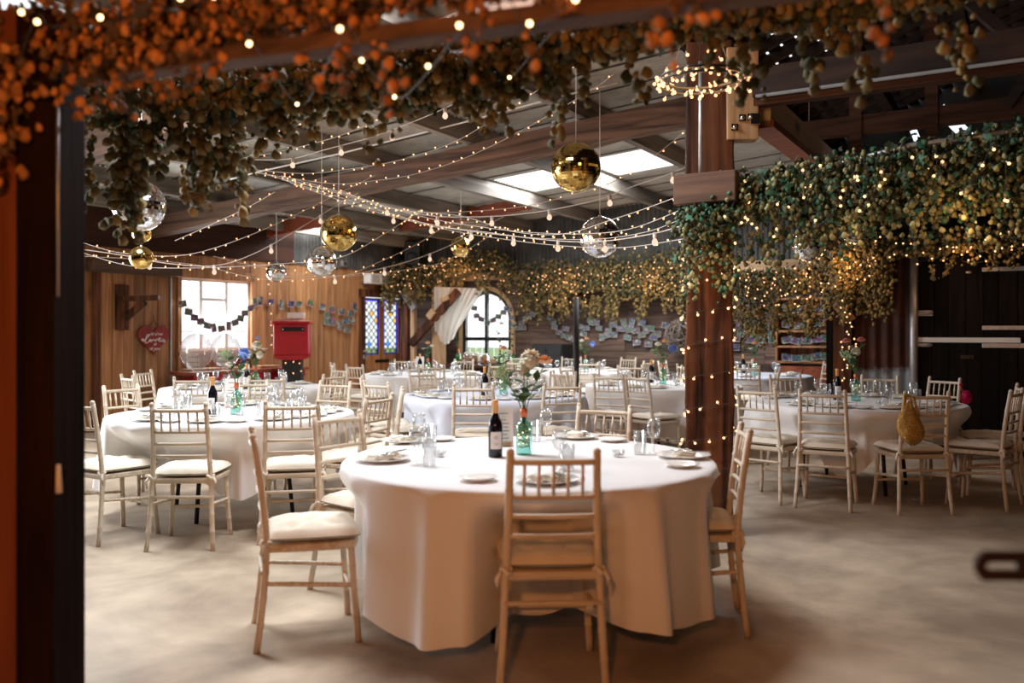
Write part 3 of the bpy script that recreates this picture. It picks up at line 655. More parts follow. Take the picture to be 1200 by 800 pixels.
mb = MB(); mb.uvbox(left_u(440), left_u(456), -.012, 0, on_left(447, 424.5).z, on_left(447, 421).z); local(mb, d3).build('letter_slot', M['iron'], d3)
mb = MB(); mb.uvbox(left_u(423), left_u(428), 0, .05, on_left(425, 420).z, on_left(425, 416).z); mb.tube([P(left_u(428), .06, 1.0), P(left_u(422.5), .06, 1.0)], .012, 8); local(mb, d3).build('door_latch', M['steel'], d3)
mb = MB(); mb.uvbox(DU0-.12, DU0+.03, -.03, .05, 0, 2.18); mb.uvbox(DU1-.03, DU1+.06, -.03, .05, 0, 2.18); mb.uvbox(DU0-.12, DU1+.06, -.03, .06, 2.05, 2.2); struct(mb, 'trim_door_surround', M['old_v'])
# arched window in the back wall
w2 = thing('window_2', 'black arched window with leaded grid in the plank wall', 'window', P(0, AVC, AZ0)); w2['kind'] = 'structure'
def arch_pts(r, n=20): return [(AVC-r, AZ0)]+[(AVC-r*math.cos(PI*i/n), AZS+r*math.sin(PI*i/n)) for i in range(n+1)]+[(AVC+r, AZ0)]
def arch_band(mb, r0, r1, u0, u1):
    o = arch_pts(r1); i_ = arch_pts(r0); n = len(o); vs = [P(u, q, z) for u in (u0, u1) for q, z in o+i_]; N = 2*n; fs = []
    for k in range(n-1): fs += [(k, k+1, n+k+1, n+k), (N+k, N+n+k, N+n+k+1, N+k+1), (k, N+k, N+k+1, k+1), (n+k, n+k+1, N+n+k+1, N+n+k)]
    mb.add(vs, fs)
mb = MB(); arch_band(mb, AR-.07, AR, -.02, .06)
for q in (AVC-.02,): mb.uvbox(-.01, .05, q-.035, q+.035, AZ0, AZS+AR)
mb.uvbox(-.01, .05, AVC-AR, AVC+AR, AZ0, AZ0+.06); mb.uvbox(-.01, .05, AVC-AR, AVC+AR, 1.2, 1.27)
local(mb, w2).build('window_frame', M['iron'], w2)
mb = MB()
for k in range(1, 8):
    q = AVC-AR+2*AR*k/8; h = AZS+math.sqrt(max(0, AR*AR-(q-AVC)**2)); mb.uvbox(.018, .026, q-.004, q+.004, AZ0, h)
for k in range(1, 9): z = AZ0+(AZS+AR-AZ0)*k/9; hw = AR if z < AZS else math.sqrt(max(0, AR*AR-(z-AZS)**2)); mb.uvbox(.018, .026, AVC-hw, AVC+hw, z-.004, z+.004)
local(mb, w2).build('lead_bars', M['gal'], w2)
mb = MB(); pts = arch_pts(AR-.02); mb.add([P(.03, q, z) for q, z in pts], [tuple(range(len(pts)))]); local(mb, w2).build('window_pane', M['pane'], w2)
mb = MB(); arch_band(mb, AR, AR+.08, -.05, 0); struct(mb, 'trim_arch_surround', M['pine_v'])
mb = MB(); mb.uvbox(-.34, 0, AV0-.25, AV1+.75, AZ0-.06, AZ0-.01); struct(mb, 'trim_window_shelf', M['old_d2'])
# timber framing in the far corner
mb = MB(); p = P(-.45, .3); mb.beam(Vector((p.x, p.y, 0)), Vector((p.x, p.y, 2.75)), .17, .17, up=D1); struct(mb, 'trim_corner_post', M['old_v'])
mb = MB(); p = P(-.5, .52); mb.beam(Vector((p.x, p.y, 0)), Vector((p.x, p.y, 2.6)), .09, .09, up=D1); struct(mb, 'trim_corner_post_pale', M['pine_v'])
mb = MB(); p = P(-.3, 1.0); mb.beam(Vector((p.x, p.y, 0)), Vector((p.x, p.y, 2.5)), .2, .2, up=D1); struct(mb, 'trim_corner_post_stout', M['pine_v'])
mb = MB(); mb.beam(on_back(482, 403, .55), on_back(537, 341, .55), .09, .15); struct(mb, 'trim_corner_brace', M['old_v'])
mb = MB(); mb.beam(on_back(486, 362, .6), on_back(468, 335, .6), .08, .13); struct(mb, 'trim_corner_brace', M['gal'])
# ================================================================== CHAIRS, TABLES, SETTINGS
def bamboo(pts, r, seg=8):
    """round rod with little turned rings"""
    mb = MB(); q = resample(catmull(pts, 6), .055); q.append(Vector(pts[-1])); P_ = []; R_ = []
    for i in range(len(q)):
        P_.append(q[i]); R_.append(r)
        if 0 < i < len(q)-2 and i % 2 == 0:
            d = (q[i+1]-q[i]); P_ += [q[i]+d*.12, q[i]+d*.24, q[i]+d*.36]; R_ += [r*1.13, r*1.13, r]
    mb.tube(P_, R_, seg); return mb
def post_pts(s): return [(s*.206, -.238, 0), (s*.193, -.212, .2), (s*.183, -.196, .42), (s*.176, -.2, .55), (s*.17, -.222, .74), (s*.166, -.25, .92)]
def post_at(s, z):
    p = post_pts(s)
    for a, b in zip(p, p[1:]):
        if a[2] <= z <= b[2]: t = (z-a[2])/(b[2]-a[2]); return Vector(a).lerp(Vector(b), t)
    return Vector(p[-1])
def make_chair():
    t = thing('chiavari_chair', 'limewashed chair', 'chair')
    W = M['lime']; WX = M['lime_x']
    for s in (-1, 1):
        mb = bamboo(post_pts(s), .0155); mb.sphere(Vector(post_pts(s)[-1])+Vector((0, -.002, .004)), .0165, 8, 5); mb.build('back_post', W, t)
        mb = bamboo([(s*.2, .2, 0), (s*.186, .185, .2), (s*.176, .17, .425)], .0155); mb.build('leg', W, t)
    def rail(z, r, name, bow=.012):
        a = post_at(-1, z); b = post_at(1, z); mb = MB(); pts = [a.lerp(b, k/8)+Vector((0, -bow*math.sin(PI*k/8), 0)) for k in range(9)]; mb.tube(pts, r, 8); return mb.build(name, WX, t)
    rail(.885, .0125, 'top_rail'); rail(.748, .0105, 'back_rail'); rail(.672, .0105, 'back_rail'); rail(.594, .0105, 'back_rail')
    for k in range(1, 6):
        f = k/6; bo = -.012*math.sin(PI*f); a = post_at(-1, .75).lerp(post_at(1, .75), f)+Vector((0, bo, 0)); b = post_at(-1, .884).lerp(post_at(1, .884), f)+Vector((0, bo, 0))
        mb = MB(); m = a.lerp(b, .5); mb.tube([a, a.lerp(b, .42), a.lerp(b, .46), a.lerp(b, .54), a.lerp(b, .58), b], [.0065, .0065, .0088, .0088, .0065, .0065], 6); mb.build('spindle', W, t)
    # seat frame
    mb = MB(); out = [(-.18, -.2), (.18, -.2), (.2, -.06), (.212, .1), (.2, .19), (.1, .212), (-.1, .212), (-.2, .19), (-.212, .1), (-.2, -.06)]
    n = len(out); mb.add([(x, y, z) for z in (.418, .452) for x, y in out], [tuple(range(n))[::-1], tuple(range(n, 2*n))]+[(i, (i+1) % n, (i+1) % n+n, i+n) for i in range(n)]); mb.build('seat', WX, t, bevel=.008)
    for a, b in (((-.19, -.21, .29), (-.183, .183, .25)), ((.19, -.21, .29), (.183, .183, .25)), ((-.19, -.21, .335), (.19, -.21, .335)), ((-.186, .185, .2), (.186, .185, .2))):
        bamboo([a, Vector(a).lerp(Vector(b), .5), b], .0105).build('stretcher', WX, t)
    # tufted cushion
    mb = MB(); n = 22; vs = []; fs = []
    def hh(x, y, top):
        e = max(0, 1-abs(x)**3.4)**.45*max(0, 1-abs(y)**3.4)**.45
        d = sum(math.exp(-((x-tx)**2+(y-ty)**2)/.03) for tx, ty in ((-.45, -.45), (.45, -.45), (0, 0), (-.45, .45), (.45, .45)))
        w = .11*math.sin(9*x+3*y)*math.sin(7*y-2*x)
        return (.05*e*(1-.62*d+w)+.004) if top else -(.018*e)
    for top in (1, 0):
        o = len(vs)
        for i in range(n+1):
            for j in range(n+1):
                x = -1+2*i/n; y = -1+2*j/n; rx = .206+.012*y; k = 1-.055*(abs(x*y)**3)
                vs.append((x*rx*k, y*.208*k+.012, .475+hh(x, y, top)))
        for i in range(n):
            for j in range(n):
                q = (o+i*(n+1)+j, o+(i+1)*(n+1)+j, o+(i+1)*(n+1)+j+1, o+i*(n+1)+j+1); fs.append(q if top else q[::-1])
    mb.add(vs, fs, 0, True); cu = mb.build('cushion', M['cushion'], t)
    for s in (-1, 1):                          # cotton ties round the posts
        mb = MB(); p = post_at(s, .46); ring = [p+Vector((.021*math.cos(a), .021*math.sin(a), .012*math.sin(2*a))) for a in [2*PI*k/10 for k in range(11)]]
        mb.tube(ring, .008, 6); mb.tube([p+Vector((s*.02, -.012, 0)), p+Vector((s*.036, -.02, -.03)), p+Vector((s*.03, -.012, -.07))], [.008, .01, .005], 6); mb.build('cushion_tie', M['cushion'], cu)
    return t
CHAIR = make_chair()
TOPZ = .75
# --- tablecloth
def cloth_obj(C, R, hem, seed, chairs, mat, label, hemwave=.05, nf=13, folds=.045, square=0, sqa=0.0):
    r_ = random.Random(seed); n = 240; ph = [r_.uniform(0, 2*PI) for _ in range(5)]
    ridges = []; q_ = r_.uniform(0, .3)
    while q_ < 2*PI-.1:
        ridges.append((q_, r_.uniform(.04, .085), r_.uniform(.5, 1.25))); q_ += 2*PI/nf*r_.uniform(.6, 1.4)
    def fold(a):
        s = -.22
        for c, w, h in ridges:
            d = abs((a-c+PI) % (2*PI)-PI)
            s += h*1.6*math.exp(-(d/w)**2)
        return s+.12*math.sin(9*a+ph[0])
    rings = [(0, .0), (.35, 0), (.7, 0), (R-.12, 0), (R-.03, 0), (R-.006, .003), (R+.004, .012)]
    vs = []; fs = []
    for r, d in rings:
        for k in range(n): a = 2*PI*k/n; vs.append((r*math.cos(a), r*math.sin(a), TOPZ+.003-d))
    nd = 22
    for i in range(1, nd+1):
        t = i/nd
        for k in range(n):
            a = 2*PI*k/n; f = fold(a)
            hz = hem+hemwave*math.sin(4*a+ph[4])*.6+hemwave*.4*math.sin(9*a+ph[1])
            if square: hz += square*(-(abs(math.cos(2*(a-sqa)))**5)+.42)
            z = TOPZ-.012-(TOPZ-.012-hz)*t
            r = R+.006+folds*(t**.48)*(f*.85-.05)+.025*t-.004*math.sin(PI*min(1, t*1.3))
            dip = 0.0
            for phi, rf in chairs:
                if rf > R-.01: continue
                da = abs((a-phi+PI) % (2*PI)-PI)*R; w = max(0, min(1, (.35-da)/.12)); w = w*w*(3-2*w)
                h = max(0, min(1, (.72-z)/.2)); h = h*h*(3-2*h); dip = max(dip, w*h*(1 if True else 0)); tgt = rf-.035
                if w*h > 0: r = min(r, r*(1-w*h)+tgt*w*h)
            vs.append((r*math.cos(a), r*math.sin(a), z))
    m = len(rings)+nd
    for i in range(m-1):
        for k in range(n):
            k2 = (k+1) % n; fs.append((i*n+k, (i+1)*n+k, (i+1)*n+k2, i*n+k2))
    mb = MB(); mb.add(vs, fs, 0, True); o = mb.build('tablecloth', mat, loc=(C[0], C[1], 0)); tag(o, label, 'tablecloth')
    return o
def make_table():
    t = thing('round_table', 'round table', 'table')
    mb = MB(); mb.lathe([(0.001, .71), (.895, .71), (.9, .715), (.9, .74), (.895, .745), (.001, .745)], 48, smooth=False); mb.build('tabletop', M['pine_d1'], t)
    for a in range(4):
        c, s = math.cos(PI/4+a*PI/2), math.sin(PI/4+a*PI/2); mb = MB(); mb.tube([(c*.42, s*.42, .71), (c*.5, s*.5, 0)], .016, 8); mb.build('leg', M['black'], t)
    return t
TABLE = make_table()
# --- tableware prototypes
def mk_plate(R, name, lab, cat):
    t = thing(name, lab, cat)
    mb = MB(); mb.lathe([(.001, .002), (R*.55, .002), (R*.62, .004), (R*.98, .017), (R, .0185), (R*.985, .0205), (R*.64, .009), (R*.57, .0065), (.001, .006)], 32); mb.build('dish', M['plate'], t); return t
PLATE = mk_plate(.135, 'dinner_plate', 'plate', 'plate'); SIDE = mk_plate(.083, 'side_plate', 'side plate', 'plate')
def mk_napkin():
    mb = MB(); n = 14; vs = []; fs = []
    for layer in range(3):
        o = len(vs); z0 = .009+layer*.007; w = .078-layer*.006; h = .052-layer*.004; tw = .12*layer
        for sft in (0, .006):
            for i in range(n+1):
                for j in range(5):
                    x = -w+2*w*i/n; y = -h+2*h*j/4; z = z0+sft+.004*math.sin(i*.9+layer)+.003*math.sin(j*1.7)
                    vs.append((x*math.cos(tw)-y*math.sin(tw), x*math.sin(tw)+y*math.cos(tw), z))
        N = (n+1)*5
        for i in range(n):
            for j in range(4):
                a = o+i*5+j; fs += [(a+N, a+5+N, a+6+N, a+1+N), (a, a+1, a+6, a+5)]
        edge = [i*5 for i in range(n+1)]+[n*5+j for j in range(1, 5)]+[i*5+4 for i in range(n-1, -1, -1)]+[j for j in (3, 2, 1)]
        for k in range(len(edge)): a = o+edge[k]; b = o+edge[(k+1) % len(edge)]; fs.append((a, b, b+N, a+N))
    mb.add(vs, fs, 0, True); o = mb.build('folded_napkin', M['napkin']); tag(o, 'napkin', 'napkin'); return o
NAPKIN = mk_napkin()
def mk_knife():
    mb = MB(); mb.tube([(0, -.1, .006), (0, -.02, .006), (0, -.01, .005)], [.0055, .0065, .004], 8)
    mb.add([(x, y, z) for z in (.004, .0065) for x, y in ((-.004, -.01), (.008, -.01), (.009, .06), (.003, .095), (-.004, .1))], [(4, 3, 2, 1, 0), (5, 6, 7, 8, 9)]+[(i, (i+1) % 5, (i+1) % 5+5, i+5) for i in range(5)])
    o = mb.build('table_knife', M['steel']); return tag(o, 'knife', 'knife')
def mk_fork():
    mb = MB(); mb.tube([(0, -.1, .006), (0, -.02, .006), (0, .03, .008)], [.005, .003, .003], 8); mb.box((0, .042, .008), (.022, .026, .003))
    for k in range(4): mb.box((-.0085+k*.0057, .075, .0085), (.0028, .045, .0025))
    o = mb.build('table_fork', M['steel']); return tag(o, 'fork', 'fork')
KNIFE = mk_knife(); FORK = mk_fork()
def mk_wineglass():
    t = thing('wine_glass', 'wine glass', 'glass')
    mb = MB(); mb.lathe([(.032, .001), (.033, .003), (.012, .005), (.0045, .012), (.004, .075)], 20); mb.build('foot', M['glass'], t)
    mb = MB(); mb.lathe([(.004, .075), (.016, .082), (.03, .098), (.036, .12), (.036, .14), (.031, .178), (.0295, .178), (.0345, .14), (.0345, .12), (.0285, .1), (.015, .085), (.001, .082)], 20); mb.build('bowl', M['glass'], t); return t
def mk_tumbler():
    mb = MB(); mb.lathe([(.001, .001), (.028, .001), (.03, .004), (.034, .12), (.0325, .12), (.0285, .01), (.001, .009)], 20)
    o = mb.build('water_tumbler', M['glass']); return tag(o, 'tumbler', 'glass')
WG = mk_wineglass(); TB = mk_tumbler()
def mk_tealight():
    t = thing('tealight_holder', 'tealight', 'candle holder')
    mb = MB(); mb.lathe([(.001, .001), (.024, .001), (.03, .006), (.031, .035), (.028, .035), (.026, .008), (.001, .007)], 16); mb.build('glass_cup', M['glass'], t)
    mb = MB(); mb.lathe([(.001, .008), (.019, .008), (.019, .02), (.002, .02), (.0015, .026), (.0002, .027)], 12); mb.build('candle', M['white'], t); return t
TL = mk_tealight()
def mk_wine():
    t = thing('wine_bottle', 'wine bottle', 'bottle')
    mb = MB(); mb.lathe([(.001, .006), (.034, .0), (.038, .006), (.038, .165), (.034, .185), (.02, .215), (.0145, .235), (.0145, .245)], 24); mb.build('bottle_body', M['wine'], t)
    mb = MB(); mb.lathe([(.015, .226), (.0155, .228), (.0155, .286), (.0165, .288), (.0165, .298), (.012, .3), (.001, .3)], 20); mb.build('foil_capsule', M['foil'], t)
    mb = MB(); n = 10; vs = []; 
    for k in range(n+1): a = -PI/2-.85+1.7*k/n; vs += [(.0386*math.cos(a), .0386*math.sin(a), .045), (.0386*math.cos(a), .0386*math.sin(a), .135)]
    mb.add(vs, [(2*k, 2*k+2, 2*k+3, 2*k+1) for k in range(n)], 0, True)
    vs = []
    for k in range(13): a = 2*PI*k/12; q = -PI/2+.16*math.cos(a); vs.append((.039*math.cos(q), .039*math.sin(q), .105+.006*math.sin(a)*1.1))
    lb_ = mb.build('bottle_label', M['card'], t)
    m2 = MB()
    for zz, w in ((.112, .25), (.105, .32), (.098, .25), (.075, .3), (.067, .2)):
        vs = []
        for k in range(6): q = -PI/2-w+2*w*k/5; vs += [(.0389*math.cos(q), .0389*math.sin(q), zz-.0012), (.0389*math.cos(q), .0389*math.sin(q), zz+.0012)]
        m2.add(vs, [(2*k, 2*k+2, 2*k+3, 2*k+1) for k in range(5)])
    m2.build('label_print', M['purlin'], lb_); return t
WINE = mk_wine()
def flower_mb(mb, c, r, kind, mi, rn):
    c = Vector(c)
    if kind == 'ball':
        for k in range(110):
            d = Vector((rn.gauss(0, 1), rn.gauss(0, 1), rn.gauss(0, 1))).normalized(); petal(mb, c+d*r*.4, d, r*.6, r*.3, mi)
    elif kind == 'rose':
        for ring, (k, tilt) in enumerate(((5, .2), (7, .55), (8, .9))):
            for j in range(k):
                a = 2*PI*j/k+ring; d = Vector((math.cos(a)*math.sin(tilt), math.sin(a)*math.sin(tilt), math.cos(tilt))); petal(mb, c+d*r*.2, d, r*.85, r*.42, mi)
    elif kind == 'daisy':
        for j in range(10): a = 2*PI*j/10; petal(mb, c, Vector((math.cos(a), math.sin(a), .35)).normalized(), r, r*.26, mi)
        mb.sphere(c+Vector((0, 0, r*.1)), r*.25, 6, 4, mi)
def petal(mb, c, d, L, w, mi):
    c = Vector(c); d = Vector(d).normalized(); s = d.cross(Vector((.13, .31, 1))).normalized(); u = s.cross(d)
    mb.add([c, c+d*L*.5+s*w, c+d*L-u*L*.08, c+d*L*.5-s*w, c+d*L*.55+u*w*.4], [(0, 1, 4), (1, 2, 4), (2, 3, 4), (3, 0, 4)], mi, True)
def mk_vase(seed, fl, glass='teal', hh=.3):
    """teal bottle wound inside with amber wire and lights, copper neck, stems with leaves and the given blooms"""
    rn = random.Random(seed); t = thing('flower_bottle', 'vase', 'vase')
    mb = MB(); mb.lathe([(.001, .008), (.036, .0), (.042, .006), (.042, .15), (.038, .163), (.02, .174), (.0165, .182), (.0165, .2)], 24); mb.build('bottle_glass', M[glass], t)
    mb = MB(); mb.lathe([(.0165, .196), (.0185, .198), (.0185, .236), (.0175, .24), (.012, .241)], 16); mb.build('copper_neck', M['copper'], t)
    mb = MB(); pts = []
    for k in range(90): a = k*.55+rn.uniform(-.3, .3); z = .04+.115*k/90; pts.append((.033*math.cos(a)*rn.uniform(.8, 1), .033*math.sin(a)*rn.uniform(.8, 1), z+rn.uniform(-.012, .012)))
    mb.tube(pts, .0034, 4); wv = mb.build('wire_lights', M['ribbon'], t)
    mb = MB()
    for k in range(14): a = rn.uniform(0, 2*PI); mb.sphere((.03*math.cos(a), .03*math.sin(a), rn.uniform(.05, .15)), .0035, 6, 4)
    mb.build('tiny_bulbs', M['lampamber'], wv)
    st = MB(); lv = MB()
    for kind, mat, dx, dy, z, r in fl:
        p = catmull([(0, 0, .1), (dx*.15, dy*.15, .25), (dx*.6, dy*.6, .25+(z-.25)*.6), (dx, dy, z)], 5); st.tube(p, .0028, 5)
        for k in range(4):
            q = p[6+(k*2) % (len(p)-7)]; d = Vector((rn.uniform(-1, 1), rn.uniform(-1, 1), rn.uniform(.1, .7))).normalized(); petal(lv, q, d, rn.uniform(.055, .09), .024, 0)
        b = MB()
        if kind == 'wisp':
            for k in range(26):
                d = Vector((rn.gauss(0, 1), rn.gauss(0, 1), rn.gauss(.4, .8))).normalized(); e = Vector((dx, dy, z))+d*rn.uniform(.3, 1)*r; b.tube([(dx, dy, z-.03), e], .001, 3); b.sphere(e, r*.13, 5, 3)
        else: flower_mb(b, (dx, dy, z), r, kind, 0, rn)
        b.build('bloom', M[mat], t)
    st.build('stems', M['stem'], t); lv.build('leaves', M['leaf'], t); return t
def mk_menu():
    t = thing('menu_card', 'card', 'card')
    mb = MB(); R = Matrix.Rotation(.2, 3, 'X'); mb.box((0, .012, .105), (.105, .003, .21), R.inverted() if False else Matrix.Rotation(-.1, 3, 'X')); mb.build('sheet', M['card'], t)
    mb = MB(); mb.box((0, .02, .012), (.08, .05, .018)); mb.build('wood_block', M['pine_v'], t)
    mb = MB(); Rm = Matrix.Rotation(-.1, 3, 'X')
    for k, w in enumerate((.05, .03, .06, .055, .06, .04, .05)): c = Vector((0, .012, .105))+Rm @ Vector((0, -.0022, .075-.02*k-(.015 if k else 0))); mb.box(c, (w, .0008, .0035), Rm)
    mb.build('lettering', M['purlin'], t); return t
MENU = mk_menu()
VAR = {}
def vase(key):
    if key not in VAR:
        sp = dict(
            near=(1, [('ball', 'petal_white', .035, .0, .5, .058), ('ball', 'petal_white', .0, .02, .45, .045), ('rose', 'petal_peach', .105, -.02, .465, .055), ('wisp', 'leaf_pale', -.12, .02, .42, .07), ('daisy', 'petal_white', -.03, -.03, .32, .03)]),
            blue=(2, [('ball', 'petal_blue', .06, 0, .46, .05), ('rose', 'petal_blue', .05, .02, .38, .035), ('rose', 'petal_white', -.05, -.02, .36, .04), ('wisp', 'leaf_pale', -.09, .02, .45, .06)]),
            white=(3, [('daisy', 'petal_white', -.1, 0, .44, .05), ('ball', 'petal_white', .0, .03, .47, .06), ('daisy', 'petal_white', .1, .0, .43, .05), ('ball', 'petal_white', -.05, -.04, .38, .05), ('rose', 'petal_blue', .03, .0, .54, .035), ('ball', 'petal_white', .07, -.04, .37, .045)]),
            pink=(4, [('rose', 'petal_pink', -.1, 0, .52, .05), ('rose', 'petal_pink', .07, .02, .53, .05), ('wisp', 'leaf_pale', -.1, 0, .4, .08), ('ball', 'petal_white', 0, 0, .45, .045)]),
            mixed=(5, [('rose', 'petal_white', -.06, 0, .45, .055), ('rose', 'petal_peach', .02, -.02, .49, .05), ('ball', 'petal_blue', .12, .0, .42, .055), ('wisp', 'leaf_pale', -.1, 0, .38, .06)]),
            tall=(6, [('rose', 'petal_peach', 0, 0, .44, .05), ('rose', 'petal_white', .06, 0, .4, .045), ('daisy', 'petal_white', -.06, 0, .38, .04)]))[key]
        VAR[key] = mk_vase(*sp)
    return VAR[key]
def on_table(t, r, a): return Vector((t['x']+r*math.cos(a), t['y']+r*math.sin(a), TOPZ+.004))
rg = random.Random(11)
TABLES = [
 dict(k='T1', x=.081, y=4.33, R=.915, hem=.14, wave=.035, fold=.068, nf=15, seed=6, vase='near', d='the nearest table', dd='nearest table in the open foreground'),
 dict(k='T2', x=-2.16, y=6.72, R=.915, hem=.34, wave=.03, fold=.05, nf=15, seed=8, sq=.25, sqa=-70, vase='blue', d='the delphinium table', dd='round table with blue delphiniums, left of the nearest table'),
 dict(k='T3', x=3.07, y=7.77, R=.915, hem=.34, wave=.02, fold=.05, nf=15, seed=12, sq=.25, sqa=-117, vase='pink', d='the dark-door table', dd='round table by the dark doors'),
 dict(k='T4', x=-.19, y=8.68, R=.915, hem=.27, wave=.03, fold=.06, nf=14, seed=3, blue=1, vase='tall', d='the middle table', dd='middle table right behind the nearest one'),
 dict(k='T5', x=1.79, y=10.25, R=.915, hem=.24, wave=.03, fold=.05, nf=15, seed=15, vase='mixed', d='the post table', dd='table just left of the big lit post'),
 dict(k='T6', x=-3.04, y=9.87, R=.915, hem=.24, wave=.03, fold=.05, nf=15, seed=17, vase='white', d='the window table', dd='table below the window, before the red bench'),
 dict(k='T7', x=-1.30, y=12.85, R=.915, hem=.24, wave=.03, fold=.05, nf=15, seed=19, vase='tall', d='the leaded-door table', dd='table in front of the leaded-glass door'),
 dict(k='T8', x=1.01, y=14.07, R=.915, hem=.24, wave=.03, fold=.05, nf=15, seed=23, vase='mixed', d='the farthest table', dd='farthest table, by the plank wall of photos'),
 dict(k='T9', x=3.41, y=12.63, R=.915, hem=.24, wave=.03, fold=.05, nf=15, seed=29, blue=1, vase='tall', d='the shelf-side table', dd='table behind the big post, near the photo shelves'),
]
# phi (deg), seat-centre radius, turn (deg), what tells the chair apart
CH = dict(
 T1=[(198, 1.07, -.5, 'standing clear of the cloth on the left, seen side-on'), (-85, .775, -2.5, 'with its back to the camera'), (-12, .8, 4, 'tucked under its right side, seen side-on'), (158, .92, -15, 'half hidden behind its far left edge'), (64, .86, 0, 'tucked under its far side, only the back showing')],
 T2=[(-123, 1.0, 0, 'beside the black near post'), (-87, 1.03, 0, 'standing square to the camera, whole back showing'), (-51, 1.08, -28, 'right beside the foreground side-on chair'), (-24, 1.08, 0, 'on the open-aisle side, its slats seen at a slant'), (8, 1.05, 0, 'on the aisle side, second from the foreground'), (64, 1.02, 0, 'at its far side toward the leaded door'), (100, 1.02, 10, 'at its far side directly below the window'), (153, 1.02, 0, 'at its far side nearest the heart sign')],
 T3=[(-148, 1.08, 13, 'closest to the big lit post'), (-123, 1.02, 5, 'second from the big lit post, back to the camera'), (-88, 1.02, 0, 'carrying the gold sequin bag'), (-50, 1.08, 6, 'with a magazine on its seat'), (-18, 1.08, 0, 'at its far right, behind the magazine chair'), (32, 1.1, -6, 'carrying the pink bag'), (56, 1.03, 8, 'against the rusty sheet'), (100, 1.03, 0, 'at its far side in front of the photo shelves')],
 T4=[(-97, 1.05, 4, 'with its back to the camera behind the wine bottle'), (-58, 1.05, -15, 'behind the vase of the nearest table'), (-142, 1.1, 10, 'at its left, side-on in the aisle'), (-172, 1.05, 0, 'at its far left edge'), (128, 1.08, 0, 'at its far left, facing the camera'), (98, 1.03, 0, 'at its far side beneath the arched window'), (54, 1.05, 0, 'at its far right beside the thin black pole')],
 T5=[(-127, 1.08, 8, 'at its near left, back to the camera'), (-163, 1.06, 6, 'at its left, turned to the side'), (-105, 1.1, -40, 'at its near side, seen edge-on'), (-12, 1.05, 0, 'half hidden by the big lit post'), (148, 1.05, 0, 'at its far left beside the black pole'), (100, 1.03, 0, 'at its far side behind the wine bottle'), (62, 1.03, 0, 'at its far right next to the post')],
 T6=[(-137, 1.05, 0, 'edge-on nearest the heart sign'), (-98, 1.05, 10, 'with its back to the camera behind the blue flowers'), (-60, 1.05, -20, 'with its back to the camera on the aisle side'), (-30, 1.08, 0, 'on the aisle side, slanting'), (45, 1.03, 0, 'at its far right in front of the boards'), (170, 1.03, 0, 'at its left end by the wall pipe')],
 T7=[(-128, 1.12, 0, 'turned side-on at its near left'), (-160, 1.1, 0, 'edge-on at its left end'), (-80, 1.08, 0, 'with its back to the camera'), (110, 1.03, 0, 'at its far side below the letter slot'), (66, 1.03, 0, 'at its far side below the gauze drape'), (-35, 1.08, 0, 'at its right, side-on')],
 T8=[(-140, 1.05, 0, 'at its near left'), (150, 1.03, 0, 'at its far left before the dark cabinet'), (88, 1.03, 0, 'at its far side below the photos'), (40, 1.05, 0, 'at its far right'), (-35, 1.08, 0, 'at its near right'), (-85, 1.05, 0, 'with its back to the camera')],
 T9=[(-142, 1.05, 0, 'at its near left beside the post'), (-105, 1.05, 0, 'with its back to the camera'), (78, 1.03, 0, 'at its far side under the photo shelves'), (10, 1.08, 0, 'at its right end by the lit corner post'), (150, 1.03, 0, 'at its far left')])
CHAIRS = {}
for t in TABLES:
    C = (t['x'], t['y']); k = t['k']
    place(TABLE, USED, (C[0], C[1], 0), rg.uniform(0, 1), 'round folding table holding up the cloth of '+t['d'], 'round tables')
    cl_ = []
    for i, (phi, r, turn, where) in enumerate(CH[k]):
        a = math.radians(phi); pos = (C[0]+r*math.cos(a), C[1]+r*math.sin(a), 0); face = a+PI+math.radians(turn)
        o = place(CHAIR, USED, pos, face-PI/2, 'limewashed chair at '+t['d']+', '+where, 'limewashed chairs around '+t['d'])
        CHAIRS[(k, i)] = o; cl_.append((a, r-.225))
    cloth_obj(C, t['R'], t['hem'], t['seed'], cl_, M['cloth_cool_lit'] if t.get('blue') else M['cloth'], ('cool-daylit white' if t.get('blue') else 'white')+' cloth draped over the '+t['dd'], t['wave'], t['nf'], t['fold'], t.get('sq', 0), math.radians(t.get('sqa', 0)))
def put(proto, p, rz, lab, grp=None, sc=None): return place(proto, USED, p, rz, lab, grp, sc)
def tp(px, py): p = on_z(px, py, TOPZ); p.z = TOPZ+.004; return p
# ---- nearest table: each thing where the photograph has it
N1 = 'the nearest table'
def plate_set(p, a, where, cut=True, full=True):
    put(PLATE, p, a, 'white dinner plate on '+where, 'dinner plates'); q = Vector(p); 
    put(NAPKIN, q+Vector((0, 0, .004)), a+rg.uniform(-.5, .5), 'folded cream napkin on '+where, 'folded napkins')
    if cut:
        R = Matrix.Rotation(a, 3, 'Z')
        put(KNIFE, q+R @ Vector((.045, .01, .034)), a-.5+rg.uniform(-.3, .3), 'knife laid over the napkin on '+where, 'table knives'); put(FORK, q+R @ Vector((.07, .0, .034)), a-.7+rg.uniform(-.3, .3), 'fork laid over the napkin on '+where, 'table forks')
plate_set(tp(449, 541), .4, N1+', left edge'); plate_set(tp(473, 519), -.5, N1+', far left behind the glasses')
plate_set(tp(641, 566), 0, N1+', seen through the near chair back'); plate_set(tp(676, 514), .9, N1+', far right'); plate_set(tp(801, 537), -1.2, N1+', right edge')
for px, py, w in ((560, 564, 'front left of the near chair'), (718, 518, 'far edge, beside a tumbler'), (799, 548, 'right edge before the dinner plate'), (517, 517, 'far edge, left of the wine bottle')):
    put(SIDE, tp(px, py), 0, 'small white side plate on '+N1+', '+w, 'side plates')
